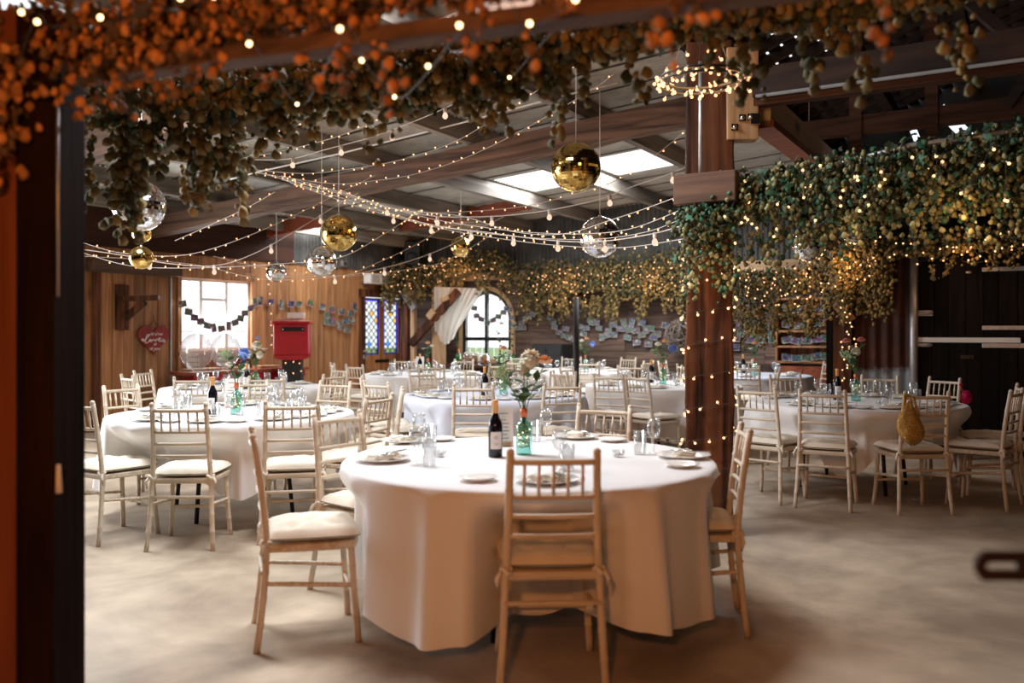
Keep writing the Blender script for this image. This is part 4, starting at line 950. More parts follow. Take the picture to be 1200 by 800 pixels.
for px, py, w in ((488, 545, 'left, before the tumblers'), (491, 523, 'far left, rearmost there'), (766, 532, 'right of the tall tumbler'), (656, 549, 'behind the near chair'), (640, 516, 'just right of the teal vase')):
    put(WG, tp(px, py), 0, 'stemmed wine glass on '+N1+', '+w, 'wine glasses')
for px, py, w in ((503, 547, 'left, foremost tumbler'), (505, 524, 'left, rearmost tumbler'), (750, 533, 'right, beside a wine glass'), (665, 552, 'behind the near chair'), (628, 518, 'behind the teal vase')):
    put(TB, tp(px, py), 0, 'straight clear water tumbler on '+N1+', '+w, 'water tumblers')
for px, py, w in ((725, 536, 'right of the vase'), (516, 536, 'left of the wine bottle')): put(TL, tp(px, py), 0, 'small clear glass tealight cup on '+N1+', '+w, 'tealight cups')
put(WINE, tp(580.5, 536), .15, 'dark wine bottle with amber foil on '+N1, 'wine bottles', .95)
put(vase('near'), tp(614, 533), 0, 'teal bottle vase with cream and peach blooms on '+N1, 'flower bottles', .98)
put(MENU, tp(591, 524), .25, 'white printed menu card behind the wine bottle on '+N1, 'menu cards')
# ---- the other tables
SPOT = dict(T2=((249, 486), (277, 486), (263, 480)), T3=((981, 469), (1003, 470), (992, 467)), T4=((568, 464), (590, 463), (578, 461)), T5=((760, 448), (777, 450), (768, 446)),
            T6=((289, 456), (301, 456), (280, 452)), T7=((492, 437), (502, 440), (486, 436)), T8=((679, 431), (686, 433), (690, 431)), T9=((868, 436), (884, 440), (876, 435)))
for t in TABLES[1:]:
    k = t['k']; d = t['d']; near = k in ('T2', 'T3', 'T4'); s = SPOT[k]
    def clampt(p):
        v = Vector((p.x-t['x'], p.y-t['y'], 0)); 
        if v.length > .4: v *= .4/v.length
        return Vector((t['x']+v.x, t['y']+v.y, TOPZ+.004))
    if k != 'T8': put(WINE, clampt(tp(*s[0])), rg.uniform(-.2, .4), 'dark wine bottle with amber foil on '+d, 'wine bottles')
    put(vase(t['vase']), clampt(tp(*s[1])), rg.uniform(-.3, .3), {'blue': 'teal bottle vase of blue delphiniums', 'white': 'bottle vase bunched with white daisies', 'pink': 'bottle vase of pink roses and leaves', 'mixed': 'bottle vase of peach, white and blue blooms', 'tall': 'bottle vase with a few peach and white roses'}[t['vase']]+' on '+d, 'flower bottles')
    if k in ('T2', 'T6', 'T7'): put(MENU, clampt(tp(*s[2]))+Vector((.02, .12, 0)), .1, 'white printed menu card on '+d, 'menu cards', 1.15)
    phis = [math.radians(c[0]) for c in CH[k]]
    ang = list(phis)
    base = rg.uniform(0, 1)
    for j in range(10):                        # settings also where no chair shows
        a = base+j*2*PI/10
        if all(abs((a-b+PI) % (2*PI)-PI) > .55 for b in ang) and len(ang) < 9: ang.append(a)
    for j, a in enumerate(ang):
        c = on_table(t, .715, a)
        put(PLATE, c, a+PI/2, 'white dinner plate set on '+d, 'dinner plates on '+d); put(NAPKIN, c+Vector((0, 0, .004)), a+PI/2+rg.uniform(-.6, .6), 'folded cream napkin lying on a plate on '+d, 'napkins on '+d)
        if near:
            R = Matrix.Rotation(a+PI/2, 3, 'Z')
            put(KNIFE, c+R @ Vector((.05, .02, .034)), a+PI/2-.4, 'steel knife resting on a napkin on '+d, 'knives on '+d); put(FORK, c+R @ Vector((.07, .0, .034)), a+PI/2-.6, 'steel fork resting on a napkin on '+d, 'forks on '+d)
            put(SIDE, on_table(t, .74, a+.29), 0, 'small white side plate on '+d, 'side plates on '+d)
        put(WG, on_table(t, .5, a+.2+rg.uniform(-.06, .06)), 0, 'stemmed wine glass on '+d, 'wine glasses on '+d)
        put(TB, on_table(t, .52, a+.02+rg.uniform(-.05, .05)), 0, 'clear water tumbler on '+d, 'tumblers on '+d)
    put(TL, on_table(t, .27, -1.1), 0, 'small glass tealight cup on '+d, 'tealight cups')
# ---- things hung or laid on chairs
def gold_bag(o):
    mw = Matrix.Translation(o.location) @ Matrix.Rotation(o.rotation_euler.z, 4, 'Z'); top = mw @ post_at(-1, .9); out = (mw.to_3x3() @ Vector((0, -1, 0)))
    t = thing('sequin_bag', 'slouchy gold sequin bag hanging from a chair post by the table with the menu of gold', 'bag', top+out*.05)
    t['label'] = 'slouchy gold sequin bag hanging from a chair back post'
    side = out.cross(Vector((0, 0, 1)))
    mb = MB(); n = 26; m = 18; vs = []; fs = []
    for i in range(n+1):
        f = i/n; z = -.02-.335*f; w = .104*max(0, math.sin(PI*min(1, f)**1.7))**.6 if 0 < f < 1 else .0; w = max(w, .006); th = .45*w
        for k in range(m): a = 2*PI*k/m; q = side*(w*math.cos(a)+.012*math.sin(5*f))+out*(th*math.sin(a)*(1+.12*math.sin(6*a+9*f))+.035); vs.append(q+Vector((0, 0, z+.012*math.cos(3*a))))
    for i in range(n):
        for k in range(m): fs.append((i*m+k, i*m+(k+1) % m, (i+1)*m+(k+1) % m, (i+1)*m+k))
    mb.add(vs, fs, 0, True); mb.build('bag_body', M['sequin'], t)
    for s in (-1, 1):
        mb = MB(); mb.tube(catmull([side*(s*.012)+out*-.05+Vector((0, 0, .005)), side*(s*.03)+out*.0+Vector((0, 0, -.0)), side*(s*.045)+out*.025+Vector((0, 0, -.07)), side*(s*.06)+out*.035+Vector((0, 0, -.14))], 6), [.009]*7+[.011]*6+[.012]*6, 8); mb.build('strap', M['sequin'], t)
gold_bag(CHAIRS[('T3', 2)])
def pink_bag(o):
    mw = Matrix.Translation(o.location) @ Matrix.Rotation(o.rotation_euler.z, 4, 'Z'); p = [mw @ post_at(s, .88) for s in (-1, 1)]; p = max(p, key=lambda q: q.x/q.y); out_s = .62
    t = thing('pink_bag', 'small bright pink bag hung by its strap on a chair post', 'bag', p)
    mb = MB(); mb.tube(catmull([(-.02, -.02, -.01), (.02, -.025, 0), (.03, .02, -.04), (.06, .02, -.1)], 6), .012, 8); mb.build('strap', M['pinkbag'], t)
    mb = MB(); mb.sphere((.085, 0, -.17), .085, 16, 12, 0, (.9, .5, 1.05)); mb.sphere((.08, -.03, -.15), .045, 10, 8, 0, (1, .5, 1)); mb.build('bag_body', M['pinkbag'], t); t.scale = (.75,)*3
pink_bag(CHAIRS[('T3', 5)])
o = CHAIRS[('T3', 3)]
mb = MB(); mb.box((0, 0, 0), (.2, .27, .012), None, 0); mb.box((.0, .0, .007), (.17, .2, .003), None, 1); m = mb.build('magazine', [M['card'], M['photo']], bevel=.002, loc=(o.location.x-.02, o.location.y+.02, .518), rotz=o.rotation_euler.z+.5); tag(m, 'printed magazine lying on a chair seat by the dark doors', 'magazine')
# ================================================================== HOP GARLANDS
def cone_proto():
    vs = [(0, 0, .1)]; 
    for i, (z, r) in enumerate(((-.05, .28), (-.4, .42), (-.75, .3))):
        for k in range(6): a = 2*PI*(k+.5*i)/6; rr_ = r*(1.25 if k % 2 else .75); vs.append((rr_*math.cos(a), rr_*math.sin(a), z-(.16 if k % 2 else 0)))
    vs.append((0, 0, -1.05)); fs = []
    for k in range(6): fs.append((0, 1+k, 1+(k+1) % 6))
    for i in range(2):
        for k in range(6): a = 1+i*6+k; b = 1+i*6+(k+1) % 6; c = 7+i*6+k; d = 7+i*6+(k-1) % 6; fs += [(a, c, b), (a, d, c)]
    for k in range(6): fs.append((13+k, 19, 13+(k+1) % 6))
    return np.array(vs), fs
def leaf_proto():
    vs = [(0, 0, 0), (.28, .25, .06), (.55, .2, .0), (.6, .5, -.08), (.2, .62, .02), (0, 1, -.16), (-.2, .62, .02), (-.6, .5, -.08), (-.55, .2, 0), (-.28, .25, .06), (0, .45, .1)]
    fs = [(i, i+1, 10) for i in range(0, 9)]+[(9, 0, 10)]
    return np.array(vs), fs
CONE, LEAF = cone_proto(), leaf_proto()
def rand_rot(nr, n, tilt):
    """n rotations: random turn about z, then a tilt"""
    a = nr.uniform(0, 2*PI, n); b = nr.normal(0, tilt, n); c = nr.normal(0, tilt, n)
    ca, sa, cb, sb, cc, sc_ = np.cos(a), np.sin(a), np.cos(b), np.sin(b), np.cos(c), np.sin(c); Z = np.zeros(n); O = np.ones(n)
    Rz = np.stack([ca, -sa, Z, sa, ca, Z, Z, Z, O], 1).reshape(n, 3, 3); Rx = np.stack([O, Z, Z, Z, cb, -sb, Z, sb, cb], 1).reshape(n, 3, 3); Ry = np.stack([cc, Z, sc_, Z, O, Z, -sc_, Z, cc], 1).reshape(n, 3, 3)
    return Rx @ Ry @ Rz
def fast_mesh(name, blocks, mats):
    V = []; T = []; MI = []; off = 0
    for (pv, pf), pos, rot, size, mi in blocks:
        n = len(pos); v = np.einsum('nij,kj->nki', rot, pv)*size[:, None, None]+pos[:, None, :]; V.append(v.reshape(-1, 3))
        f = np.array(pf); k = len(pv); T.append((f[None]+(np.arange(n)*k)[:, None, None]+off).reshape(-1, 3)); MI.append(np.repeat(mi, len(pf))); off += n*k
    V = np.concatenate(V); T = np.concatenate(T); MI = np.concatenate(MI)
    me = bpy.data.meshes.new(name); me.vertices.add(len(V)); me.vertices.foreach_set('co', V.astype(np.float32).ravel()); me.loops.add(T.size); me.loops.foreach_set('vertex_index', T.astype(np.int32).ravel())
    me.polygons.add(len(T)); me.polygons.foreach_set('loop_start', (np.arange(len(T))*3).astype(np.int32)); me.polygons.foreach_set('loop_total', np.full(len(T), 3, np.int32))
    for m in mats: me.materials.append(m)
    me.polygons.foreach_set('material_index', MI.astype(np.int32)); me.update(calc_edges=True); me.validate()
    o = bpy.data.objects.new(name, me); COL.objects.link(o); return o
def garland(label, path, w, up, down, ncone, nleaf, seed, mats, csize=.045, lsize=.06, drips=0, driplen=.4, probs=(.4, .3, .25, .05), dens=None):
    """hop bine along a path: cones hang, leaves turn every way, loose trails drop below"""
    nr = np.random.default_rng(seed); pts = np.array([tuple(p) for p in catmull(path, 10)]); seg = np.linalg.norm(np.diff(pts, axis=0), axis=1); cum = np.concatenate([[0], np.cumsum(seg)])
    def sample(t): s = t*cum[-1]; return np.stack([np.interp(s, cum, pts[:, i]) for i in range(3)], 1)
    def spread(n):
        t = nr.uniform(0, 1, n)
        if dens is not None: t = np.interp(nr.uniform(0, 1, n), np.linspace(0, 1, len(dens)), dens)
        p = sample(t); wob = .6+.4*np.sin(t*cum[-1]*2.1+seed)+.25*np.sin(t*cum[-1]*5.3+2*seed)
        z = nr.triangular(-1, -.1, 1, n); z = np.where(z < 0, z*down*np.clip(wob, .35, 1.25), z*up)
        p[:, 0] += nr.normal(0, w*.45, n); p[:, 1] += nr.normal(0, w*.45, n); p[:, 2] += z; return p
    pc = spread(ncone)
    dr = []
    for k in range(drips):
        t = nr.uniform(0, 1) if dens is None else float(np.interp(nr.uniform(0, 1), np.linspace(0, 1, len(dens)), dens)); b = sample(np.array([t]))[0]; b[:2] += nr.normal(0, w*.4, 2); b[2] -= down*.5; L = driplen*nr.uniform(.3, 1); m = int(L/.016); q = np.linspace(0, 1, m)[:, None]; sw = nr.normal(0, .05, 2)
        c = b+np.concatenate([q*sw[0], q*sw[1], -q*L], 1)+nr.normal(0, .022, (m, 3)); dr.append(c)
    if dr: pc = np.concatenate([pc]+dr)
    n = len(pc); pl = spread(nleaf)
    probs = np.array(probs)/sum(probs)
    cm = nr.choice(3, n, p=probs[:3]/probs[:3].sum())
    o = fast_mesh('hop_garland', [(CONE, pc, rand_rot(nr, n, .35), nr.uniform(.45, 1.25, n)*csize, cm), (LEAF, pl, rand_rot(nr, nleaf, 1.2), nr.uniform(.6, 1.2, nleaf)*lsize, np.full(nleaf, 3) if mats is not M['hopgreen'] else nr.choice([2, 3], nleaf))], mats)
    tag(o, label, 'garland'); 
    mb = MB(); mb.tube(catmull(path, 6), .012, 6); mb.build('bine', M['stem'], o); return o
NBD = NB1-NB0
garland('lamplit orange-brown hop garland over the near front beam, closest to the viewer', [NB0+NBD*f+Vector((0, -.02, dz)) for f, dz in ((-.14, .12), (.0, .1), (.08, .08), (.16, .1), (.25, .12), (.34, .14), (.46, .13), (.58, .13), (.68, .1), (.8, .06), (.92, .04), (1.05, .0))], .12, .16, .15, 4600, 1500, 1, M['hopbrown'], .031, .05, 50, .2, (.4, .3, .25), (0, .1, .2, .31, .43, .6, 1.0))
garland('thick hanging clump of lamplit hops at the head of the black near post', [Vector((-1.72, 2.62, 2.2)), Vector((-1.58, 2.56, 2.1)), Vector((-1.48, 2.6, 2.1))], .1, .14, .24, 700, 120, 3, M['hopbrown'], .036, .05, 14, .18)
garland('olive hop garland on the second row, crossing behind the near beam', [at(70, 120, 4.4), at(200, 108, 4.3), at(330, 96, 4.1), at(480, 80, 3.8), at(640, 60, 3.6), at(800, 22, 3.4), at(1000, -6, 3.25), at(1150, -30, 3.1)], .13, .2, .2, 3300, 1300, 4, M['hop'], .046, .06, 46, .27, (.4, .3, .25), (0, .25, .43, .6, .8, 1))
garland('tangled hop cluster dropping beside the black near post', [at(112, 120, 4.2), at(150, 150, 4.2), at(210, 140, 4.2), at(275, 140, 4.2)], .12, .15, .18, 260, 60, 6, M['hop'], .05, .06, 22, .42)
g3a = Vector((PX+.12, PY-.12, 2.22)); g3d = D2
G3 = [at(838, 246, 5.85), at(880, 238, 5.7), at(960, 222, 5.5), at(1060, 206, 5.25), at(1180, 190, 5.0), at(1290, 176, 4.8)]
garland('dense green hop garland running from the big post to the right', G3, .14, .24, .36, 5200, 2600, 5, M['hopgreen'], .036, .055, 46, .3, (.42, .38, .2))
garland('green hops climbing round the big post below its corbel', [at(800, 262, 5.75), at(822, 255, 5.7), at(850, 262, 5.7)], .1, .1, .42, 420, 260, 21, M['hopgreen'], .034, .05, 10, .35)
mb = MB(); mb.tube([p+Vector((0, -.05, .17)) for p in (G3[1]+Vector((.25, 0, 0)), G3[3], G3[5])], .016, 8); mb.build('metal_tube', M['gal']); tag(bpy.data.objects['metal_tube'], 'thin pale metal tube inside the dense green garland', 'tube')
garland('golden hop garland over the corner posts and the gauze drape', [on_left(452, 330, .25), on_left(468, 322, .35), on_back(500, 322, .45), on_back(540, 314, .4), on_back(575, 308, .35), on_back(602, 318, .3)], .13, .3, .42, 1900, 1100, 7, M['hop'], .05, .065, 40, .45, (.3, .55, .15))
garland('golden hop garland on the back wall above the photos', [on_back(612, 334, .3), on_back(650, 333, .35), on_back(700, 330, .35), on_back(760, 326, .35), on_back(812, 318, .35)], .17, .5, .5, 3700, 2300, 8, M['hop'], .05, .065, 60, .45, (.35, .5, .15))
garland('glowing hop garland between the big post and the corner post', [at(855, 328, 11.6), at(890, 335, 11.4), at(930, 330, 11.1), at(965, 322, 10.7), at(1000, 300, 10.2), at(1018, 292, 10.0)], .16, .25, .5, 2200, 1300, 9, M['hop'], .042, .055, 60, .55, (.35, .5, .15))
garland('drooping hop tails on the lit corner post top', [at(975, 310, 10.2), at(1005, 295, 10.05), at(1040, 300, 9.8)], .12, .2, .5, 900, 300, 19, M['hop'], .042, .055, 30, .5, (.35, .5, .15))
garland('hop garland along the head of the tarred doors', [Q(q_t(x, .3), .3, z) for x, z in ((1030, 2.32), (1070, 2.3), (1110, 2.32), (1150, 2.36), (1200, 2.4), (1260, 2.42))], .13, .22, .22, 1500, 800, 10, M['hop'], .042, .055, 20, .22, (.45, .4, .15))
# ================================================================== STRINGS OF LIGHTS
def fairy_bulb():
    mb = MB(); mb.lathe([(.0015, 0), (.004, -.004), (.004, -.018)], 6); o = mb.build('bulb', M['wire_white']); 
    m2 = MB(); m2.sphere((0, 0, -.023), .0088, 8, 6); c = m2.build('glow', M['fairy'], o); return o, c
def festoon_bulb():
    mb = MB(); mb.lathe([(.004, .01), (.016, .005), (.018, -.03), (.014, -.045)], 10); o = mb.build('bulb', M['wire_white'])
    m2 = MB(); m2.lathe([(.012, -.045), (.02, -.057), (.027, -.075), (.024, -.095), (.011, -.107), (.001, -.11)], 12); c = m2.build('glow', M['festoon'], o); return o, c
FB, FG = fairy_bulb(); SBB, SG = festoon_bulb()
ONCE = set()
def bulb_at(kind, parent, p, r_, up=False, sc=1.0):
    a, b = (FB, FG) if kind == 'fairy' else (SBB, SG)
    if kind not in ONCE: ONCE.add(kind); o = a; g_ = b
    else:
        o = a.copy(); COL.objects.link(o); g_ = b.copy(); COL.objects.link(g_); g_.parent = o
    o.scale = (sc,)*3; o.parent = parent; o.location = p; o.rotation_euler = (r_.uniform(-.9, .9) if kind == 'fairy' else 0, r_.uniform(-.9, .9) if kind == 'fairy' else 0, r_.uniform(0, 6))
    if up and kind == 'fairy': o.rotation_euler.x += PI if r_.random() < .45 else 0
    return o
def light_string(label, pts, step, kind='fairy', wire='wire_white', r=.0028, seed=0, smooth=True, cap=100, sc=1.0):
    r_ = random.Random(seed+len(label)); path = catmull(pts, 10) if smooth else [Vector(p) for p in pts]
    mb = MB(); mb.tube(path, r if kind == 'fairy' else r*1.5, 5); 
    name = 'fairy_light_string' if kind == 'fairy' else 'festoon_light_string'
    o = mb.build(name, M[wire]); tag(o, label, 'string lights')
    for p in resample(path, step)[1:cap]: bulb_at(kind, o, p, r_, True, sc)
    return o
def pxs(*a): 
    """(px, py) points with the distance running evenly from Y0 to Y1"""
    Y0, Y1, pp = a; n = len(pp); L = [0]
    for q0, q1 in zip(pp, pp[1:]): L.append(L[-1]+math.hypot(q1[0]-q0[0], q1[1]-q0[1]))
    return [at(x, y, Y0+(Y1-Y0)*l/L[-1]) for (x, y), l in zip(pp, L)]
S = 'warm fairy light string '
strs = [
 (S+'sagging lowest over the lintel toward the middle hub', 8, 9, [(96, 296), (150, 311), (200, 314), (260, 313), (330, 309), (400, 301), (455, 271), (494, 245)], 'fairy'),
 (S+'rising past the window head to the gold balls', 8, 9.3, [(96, 284), (140, 296), (200, 300), (250, 291), (320, 264), (400, 225), (440, 205)], 'fairy'),
 (S+'crossing just above the window top to the silver ball', 9, 10.5, [(96, 300), (180, 305), (240, 312), (290, 324), (330, 328), (400, 323), (437, 310), (492, 284), (528, 259)], 'fairy'),
 (S+'from the window head up to the skylit roof cell', 9.5, 11.5, [(250, 300), (300, 312), (345, 318), (400, 324), (495, 313), (532, 301), (581, 272)], 'fairy'),
 (S+'bowing from the hub to the gold ball beside the skylight', 9, 7.2, [(300, 199), (357, 203), (416, 197), (474, 186), (537, 164), (608, 120), (653, 90), (690, 62)], 'fairy'),
 (S+'bowing below the old rafter toward the lit hoop', 9, 7.4, [(300, 202), (389, 215), (443, 211), (486, 204), (540, 187), (592, 163), (645, 134), (700, 101), (720, 86)], 'fairy'),
 (S+'topmost across the left roof bay', 8.5, 6.6, [(290, 184), (330, 177), (398, 159), (463, 131), (501, 110), (540, 84)], 'fairy'),
 (S+'short and high behind the olive garland', 8, 6.4, [(300, 168), (340, 150), (400, 128), (450, 100), (480, 84)], 'fairy'),
 (S+'running below the roof sheets to the skylight edge', 9.5, 7.6, [(300, 201), (340, 212), (400, 226), (466, 245), (506, 249), (560, 247), (612, 242), (660, 231), (721, 212), (765, 184), (803, 154)], 'fairy'),
 (S+'fanning from the hub to the post head, upper strand', 9.5, 6, [(330, 206), (400, 225), (466, 245), (540, 253), (600, 271), (660, 274), (718, 257), (760, 243), (800, 228)], 'fairy'),
 (S+'fanning from the hub to the post head, second strand', 9.6, 6, [(330, 208), (420, 233), (500, 255), (565, 266), (619, 272), (682, 274), (739, 268), (800, 245)], 'fairy'),
 (S+'fanning from the hub to the post head, third strand', 9.7, 6, [(330, 210), (420, 238), (500, 262), (560, 272), (630, 279), (700, 280), (760, 271), (806, 253)], 'fairy'),
 (S+'fanning from the hub to the post head, lowest strand', 9.8, 6, [(340, 214), (430, 245), (520, 268), (590, 280), (660, 288), (730, 290), (806, 279)], 'fairy'),
 (S+'from the left boards up across the first purlins', 9, 8.4, [(205, 282), (250, 262), (290, 243), (322, 225)], 'fairy'),
 ('festoon string of globe bulbs below the old rafter, highest globes', 8.5, 6.4, [(288, 187), (340, 186), (382, 175), (434, 161), (488, 141), (531, 122), (590, 92), (640, 60)], 'festoon'),
 ('festoon string of globe bulbs over the window wall', 8.5, 9.5, [(96, 292), (150, 300), (200, 309), (254, 311), (300, 296), (350, 268), (400, 237), (420, 226)], 'festoon'),
 ('festoon string of globe bulbs from the leaded door to the small gold ball', 9.5, 11, [(330, 324), (400, 323), (440, 316), (482, 305), (526, 288), (561, 268), (590, 254)], 'festoon'),
 ('festoon string of globe bulbs from the hub past the silver ball', 9, 7, [(400, 223), (440, 238), (500, 252), (550, 254), (598, 252), (650, 245), (703, 233), (740, 219), (775, 207), (803, 196)], 'festoon'),
 ('festoon string of globe bulbs low toward the silver ball and post', 9.6, 6, [(420, 240), (500, 262), (570, 272), (640, 281), (700, 283), (764, 274), (806, 262)], 'festoon'),
 ('festoon string of globe bulbs on the near beam, soft and close', 2.5, 1.95, [(330, 60), (404, 44), (428, 78), (466, 122), (514, 85), (540, 40), (592, 3), (620, 39), (672, 11), (720, -20)], 'near'),
]
for i, (lab, y0, y1, pp, kind) in enumerate(strs):
    if kind == 'fairy': light_string(lab, pxs(y0, y1, pp), .12, 'fairy', 'wire_white', .0026, i, True, 100, .78)
    elif kind == 'festoon': light_string(lab, pxs(y0, y1, pp), .62, 'festoon', 'wire_white', .003, i, True, 100, .85)
# near beam bulbs: a dark wire woven in the hops with small amber lamps
nb = [(8, 111, 2.35), (40, 24, 2.3), (58, 35, 2.3), (130, 30, 2.3), (222, 8, 2.2), (260, 6, 2.15), (300, 60, 2.3), (353, 127, 3.2), (404, 44, 2.1), (428, 78, 2.6), (465, 119, 3.0), (504, 85, 2.5), (540, 40, 2.1), (592, 3, 2.0), (620, 38, 2.1), (672, 11, 2.0), (597, 96, 3.4)]
o = thing('amber_lamp_string', 'dark wire with soft amber bulbs woven in the near beam hops', 'string lights', NB0)
mb = MB(); mb.tube(catmull([at(*p)-NB0+Vector((0, .01, .012)) for p in nb], 5), .002, 4); mb.build('wire', M['wire_dark'], o)
for p in nb: mb = MB(); mb.sphere(at(*p)-NB0-Vector((0, .06, 0)), .0065, 8, 6); mb.build('bulb', M['lampamber'], o)
# cable run along the old rafter
mb = MB(); mb.tube(pxs(10.2, 8.2, [(270, 210), (299, 202), (398, 180), (540, 144), (660, 112), (724, 97)]), .009, 6); tag(mb.build('electric_conduit', M['white']), 'white straight electric conduit along the old rafter', 'conduit')
# lights wound round the big post
def wound_post():
    pts = []; w = .172
    turns = 9; per = 4*2*w; step = .005
    n = turns*32
    for i in range(n+1):
        f = (i/32.0) % 1; z = .42+1.95*i/n; s = f*4; k = int(s) % 4; q = s-int(s); c = [(-w, -w), (w, -w), (w, w), (-w, w)]; a = c[k]; b = c[(k+1) % 4]
        p = R2 @ Vector((a[0]+(b[0]-a[0])*q, a[1]+(b[1]-a[1])*q, 0)); pts.append(Vector((PX+p.x, PY+p.y, z)))
    light_string('warm fairy lights wound round the big timber post', pts, .112, 'fairy', 'wire_dark', .0022, 3, False, 101)
wound_post()
def spray(label, path, w, h, n, seed, wire='wire_dark'):
    """a light string wandering through a garland"""
    r_ = random.Random(seed); q = catmull(path, 12); L = sum((b-a).length for a, b in zip(q, q[1:])); base = resample(q, L/n); pts = [p+Vector((r_.gauss(0, w*.4), -abs(r_.gauss(w*.75, w*.3)), r_.uniform(-h, h*.7))) for p in base]
    light_string(label, pts, L/n if False else sum((b-a).length for a, b in zip(pts, pts[1:]))/n, 'fairy', wire, .0018, seed, True, 101)
spray('fairy lights hidden in the dense green garland', G3, .2, .26, 55, 1)
spray('fairy lights threaded in the golden hops over the corner posts', [on_left(455, 330, .3), on_back(500, 322, .55), on_back(550, 312, .5), on_back(600, 322, .45)], .22, .3, 50, 2)
spray('fairy lights threaded in the hops above the photo wall', [on_back(615, 334, .45), on_back(700, 328, .5), on_back(812, 318, .5)], .25, .42, 90, 3)
spray('fairy lights in the glowing hops by the corner post', [at(858, 328, 11.5), at(930, 330, 11), at(1000, 300, 10.1), at(1030, 298, 9.9)], .22, .35, 90, 4)
spray('fairy lights along the hops over the tarred doors', [Q(q_t(x, .4), .4, z) for x, z in ((1035, 2.3), (1110, 2.28), (1180, 2.34), (1250, 2.4))], .2, .15, 45, 5)
spray('fairy lights twined down the timber corner post', [Q(q_t(989), .13, 2.1), Q(q_t(992), .13, 1.4), Q(q_t(987), .13, .75)], .16, .05, 40, 6)
pts = [at(x, y, 14.2) for x, y in ((313, 300), (316, 340), (318, 380), (319, 410))]; light_string('thin fairy lights hanging down the boards left of the red postbox', pts, .16, 'fairy', 'wire_dark', .0018, 7)
pts = [at(x, y, 13.6) for x, y in ((326, 422), (334, 424), (342, 424), (350, 421), (352, 434), (338, 440), (328, 436))]; light_string('short fairy light string under the red postbox', pts, .13, 'fairy', 'wire_dark', .0018, 8)
pts = [on_back(x, y, .3) for x, y in ((590, 338), (598, 342), (604, 345), (612, 342), (622, 336))]; light_string('short fairy light swag right of the arched window head', pts, .13, 'fairy', 'wire_dark', .0018, 9)
# lit hoop hanging before the post head
hp = at(821, 97, 4.7); ho = thing('lit_hoop', 'hanging hoop thick with warm fairy lights before the post head', 'chandelier', hp)
mb = MB()
for dz, R_ in ((0, .225), (.03, .215)): mb.tube([(R_*math.cos(a), R_*math.sin(a), dz) for a in [2*PI*k/40 for k in range(41)]], .008, 6)
mb.build('hoop_ring', M['wire_dark'], ho)
mb = MB()
for k in range(3): a = 2*PI*k/3+.3; mb.tube([(.22*math.cos(a), .22*math.sin(a), 0), (0, 0, .55), (0, 0, 1.2)], .003, 5)
mb.build('hanging_wire', M['wire_dark'], ho)
r_ = random.Random(9)
mb = MB(); 
for k in range(88):
    a = r_.uniform(0, 2*PI); R_ = r_.gauss(.225, .02); z = abs(r_.gauss(0, .03))*(1 if r_.random() < .8 else -.6)
    b = bulb_at('fairy', ho, Vector((R_*math.cos(a), R_*math.sin(a), z)), r_)
for k in range(12):
    a = r_.uniform(0, 2*PI); f = r_.uniform(.1, .8); bulb_at('fairy', ho, Vector((.2*(1-f)*math.cos(a), .2*(1-f)*math.sin(a), .5*f)), r_)
# ================================================================== MIRROR BALLS
def mk_ball(mat, nm):
    t = thing('mirror_ball', nm, 'mirror ball'); rb = random.Random(2)
    mb = MB(); mb.sphere((0, 0, 0), .192, 40, 24); mb.build('ball_core', M['iron'], t)
    mb = MB(); rings = 30
    for i in range(rings):
        t0 = PI*i/rings; t1 = PI*(i+1)/rings; tm = (t0+t1)/2; m = max(4, int(2*rings*math.sin(tm)))
        for k in range(m):
            a0 = 2*PI*k/m; a1 = 2*PI*(k+.94)/m; t1b = t0+(t1-t0)*.94
            c = Vector((math.sin(tm)*math.cos((a0+a1)/2), math.sin(tm)*math.sin((a0+a1)/2), math.cos(tm)))
            ax = Vector((rb.gauss(0, 1), rb.gauss(0, 1), rb.gauss(0, 1))).normalized(); Rm = Matrix.Rotation(rb.gauss(0, .025), 3, ax)
            vs = []
            for tt, aa in ((t0, a0), (t1b, a0), (t1b, a1), (t0, a1)): p = Vector((math.sin(tt)*math.cos(aa), math.sin(tt)*math.sin(aa), math.cos(tt)))*.2; vs.append(c*.2+Rm @ (p-c*.2))
            mb.add(vs, [(0, 1, 2, 3)])
    mb.build('mirror_tiles', M[mat], t)
    mb = MB(); mb.lathe([(.03, .19), (.03, .205), (.012, .212), (.006, .225), (.001, .225)], 12); mb.build('hanging_cap', M['steel'], t); return t
GB, SB_ = mk_ball('gold', 'gold'), mk_ball('silver', 'silver')
balls = [(GB, 675, 196, 29, 7.0, 'large gold mirror ball in front of the skylight'), (SB_, 703, 278, 24, 8.4, 'silver mirror ball hanging below the large gold one'), (GB, 397, 273, 21.5, 9.3, 'gold mirror ball paired above a silver one, over the aisle'),
         (SB_, 377, 306, 17.5, 9.0, 'silver mirror ball just under the paired gold ball'), (GB, 540, 289, 12.2, 12.2, 'small gold mirror ball before the corner hop garland'), (GB, 165.5, 302, 13.5, 7.4, 'small gold mirror ball over the wall lintel, lowest of three'),
         (GB, 166, 273, 11, 7.6, 'small dull gold mirror ball behind the left hop trails'), (SB_, 163, 241, 30, 6.6, 'large silver mirror ball behind the left hop trails'), (SB_, 324, 319, 11.5, 11.5, 'small silver mirror ball above the window corner'),
         (SB_, 948, 287, 19, 9.6, 'silver mirror ball half hidden by the dense green garland'), (SB_, 1003, 268, 18, 9.4, 'silver mirror ball glinting inside the dense green garland'), (GB, 511, 103, 12, 6.8, 'small gold mirror ball behind the olive garland')]
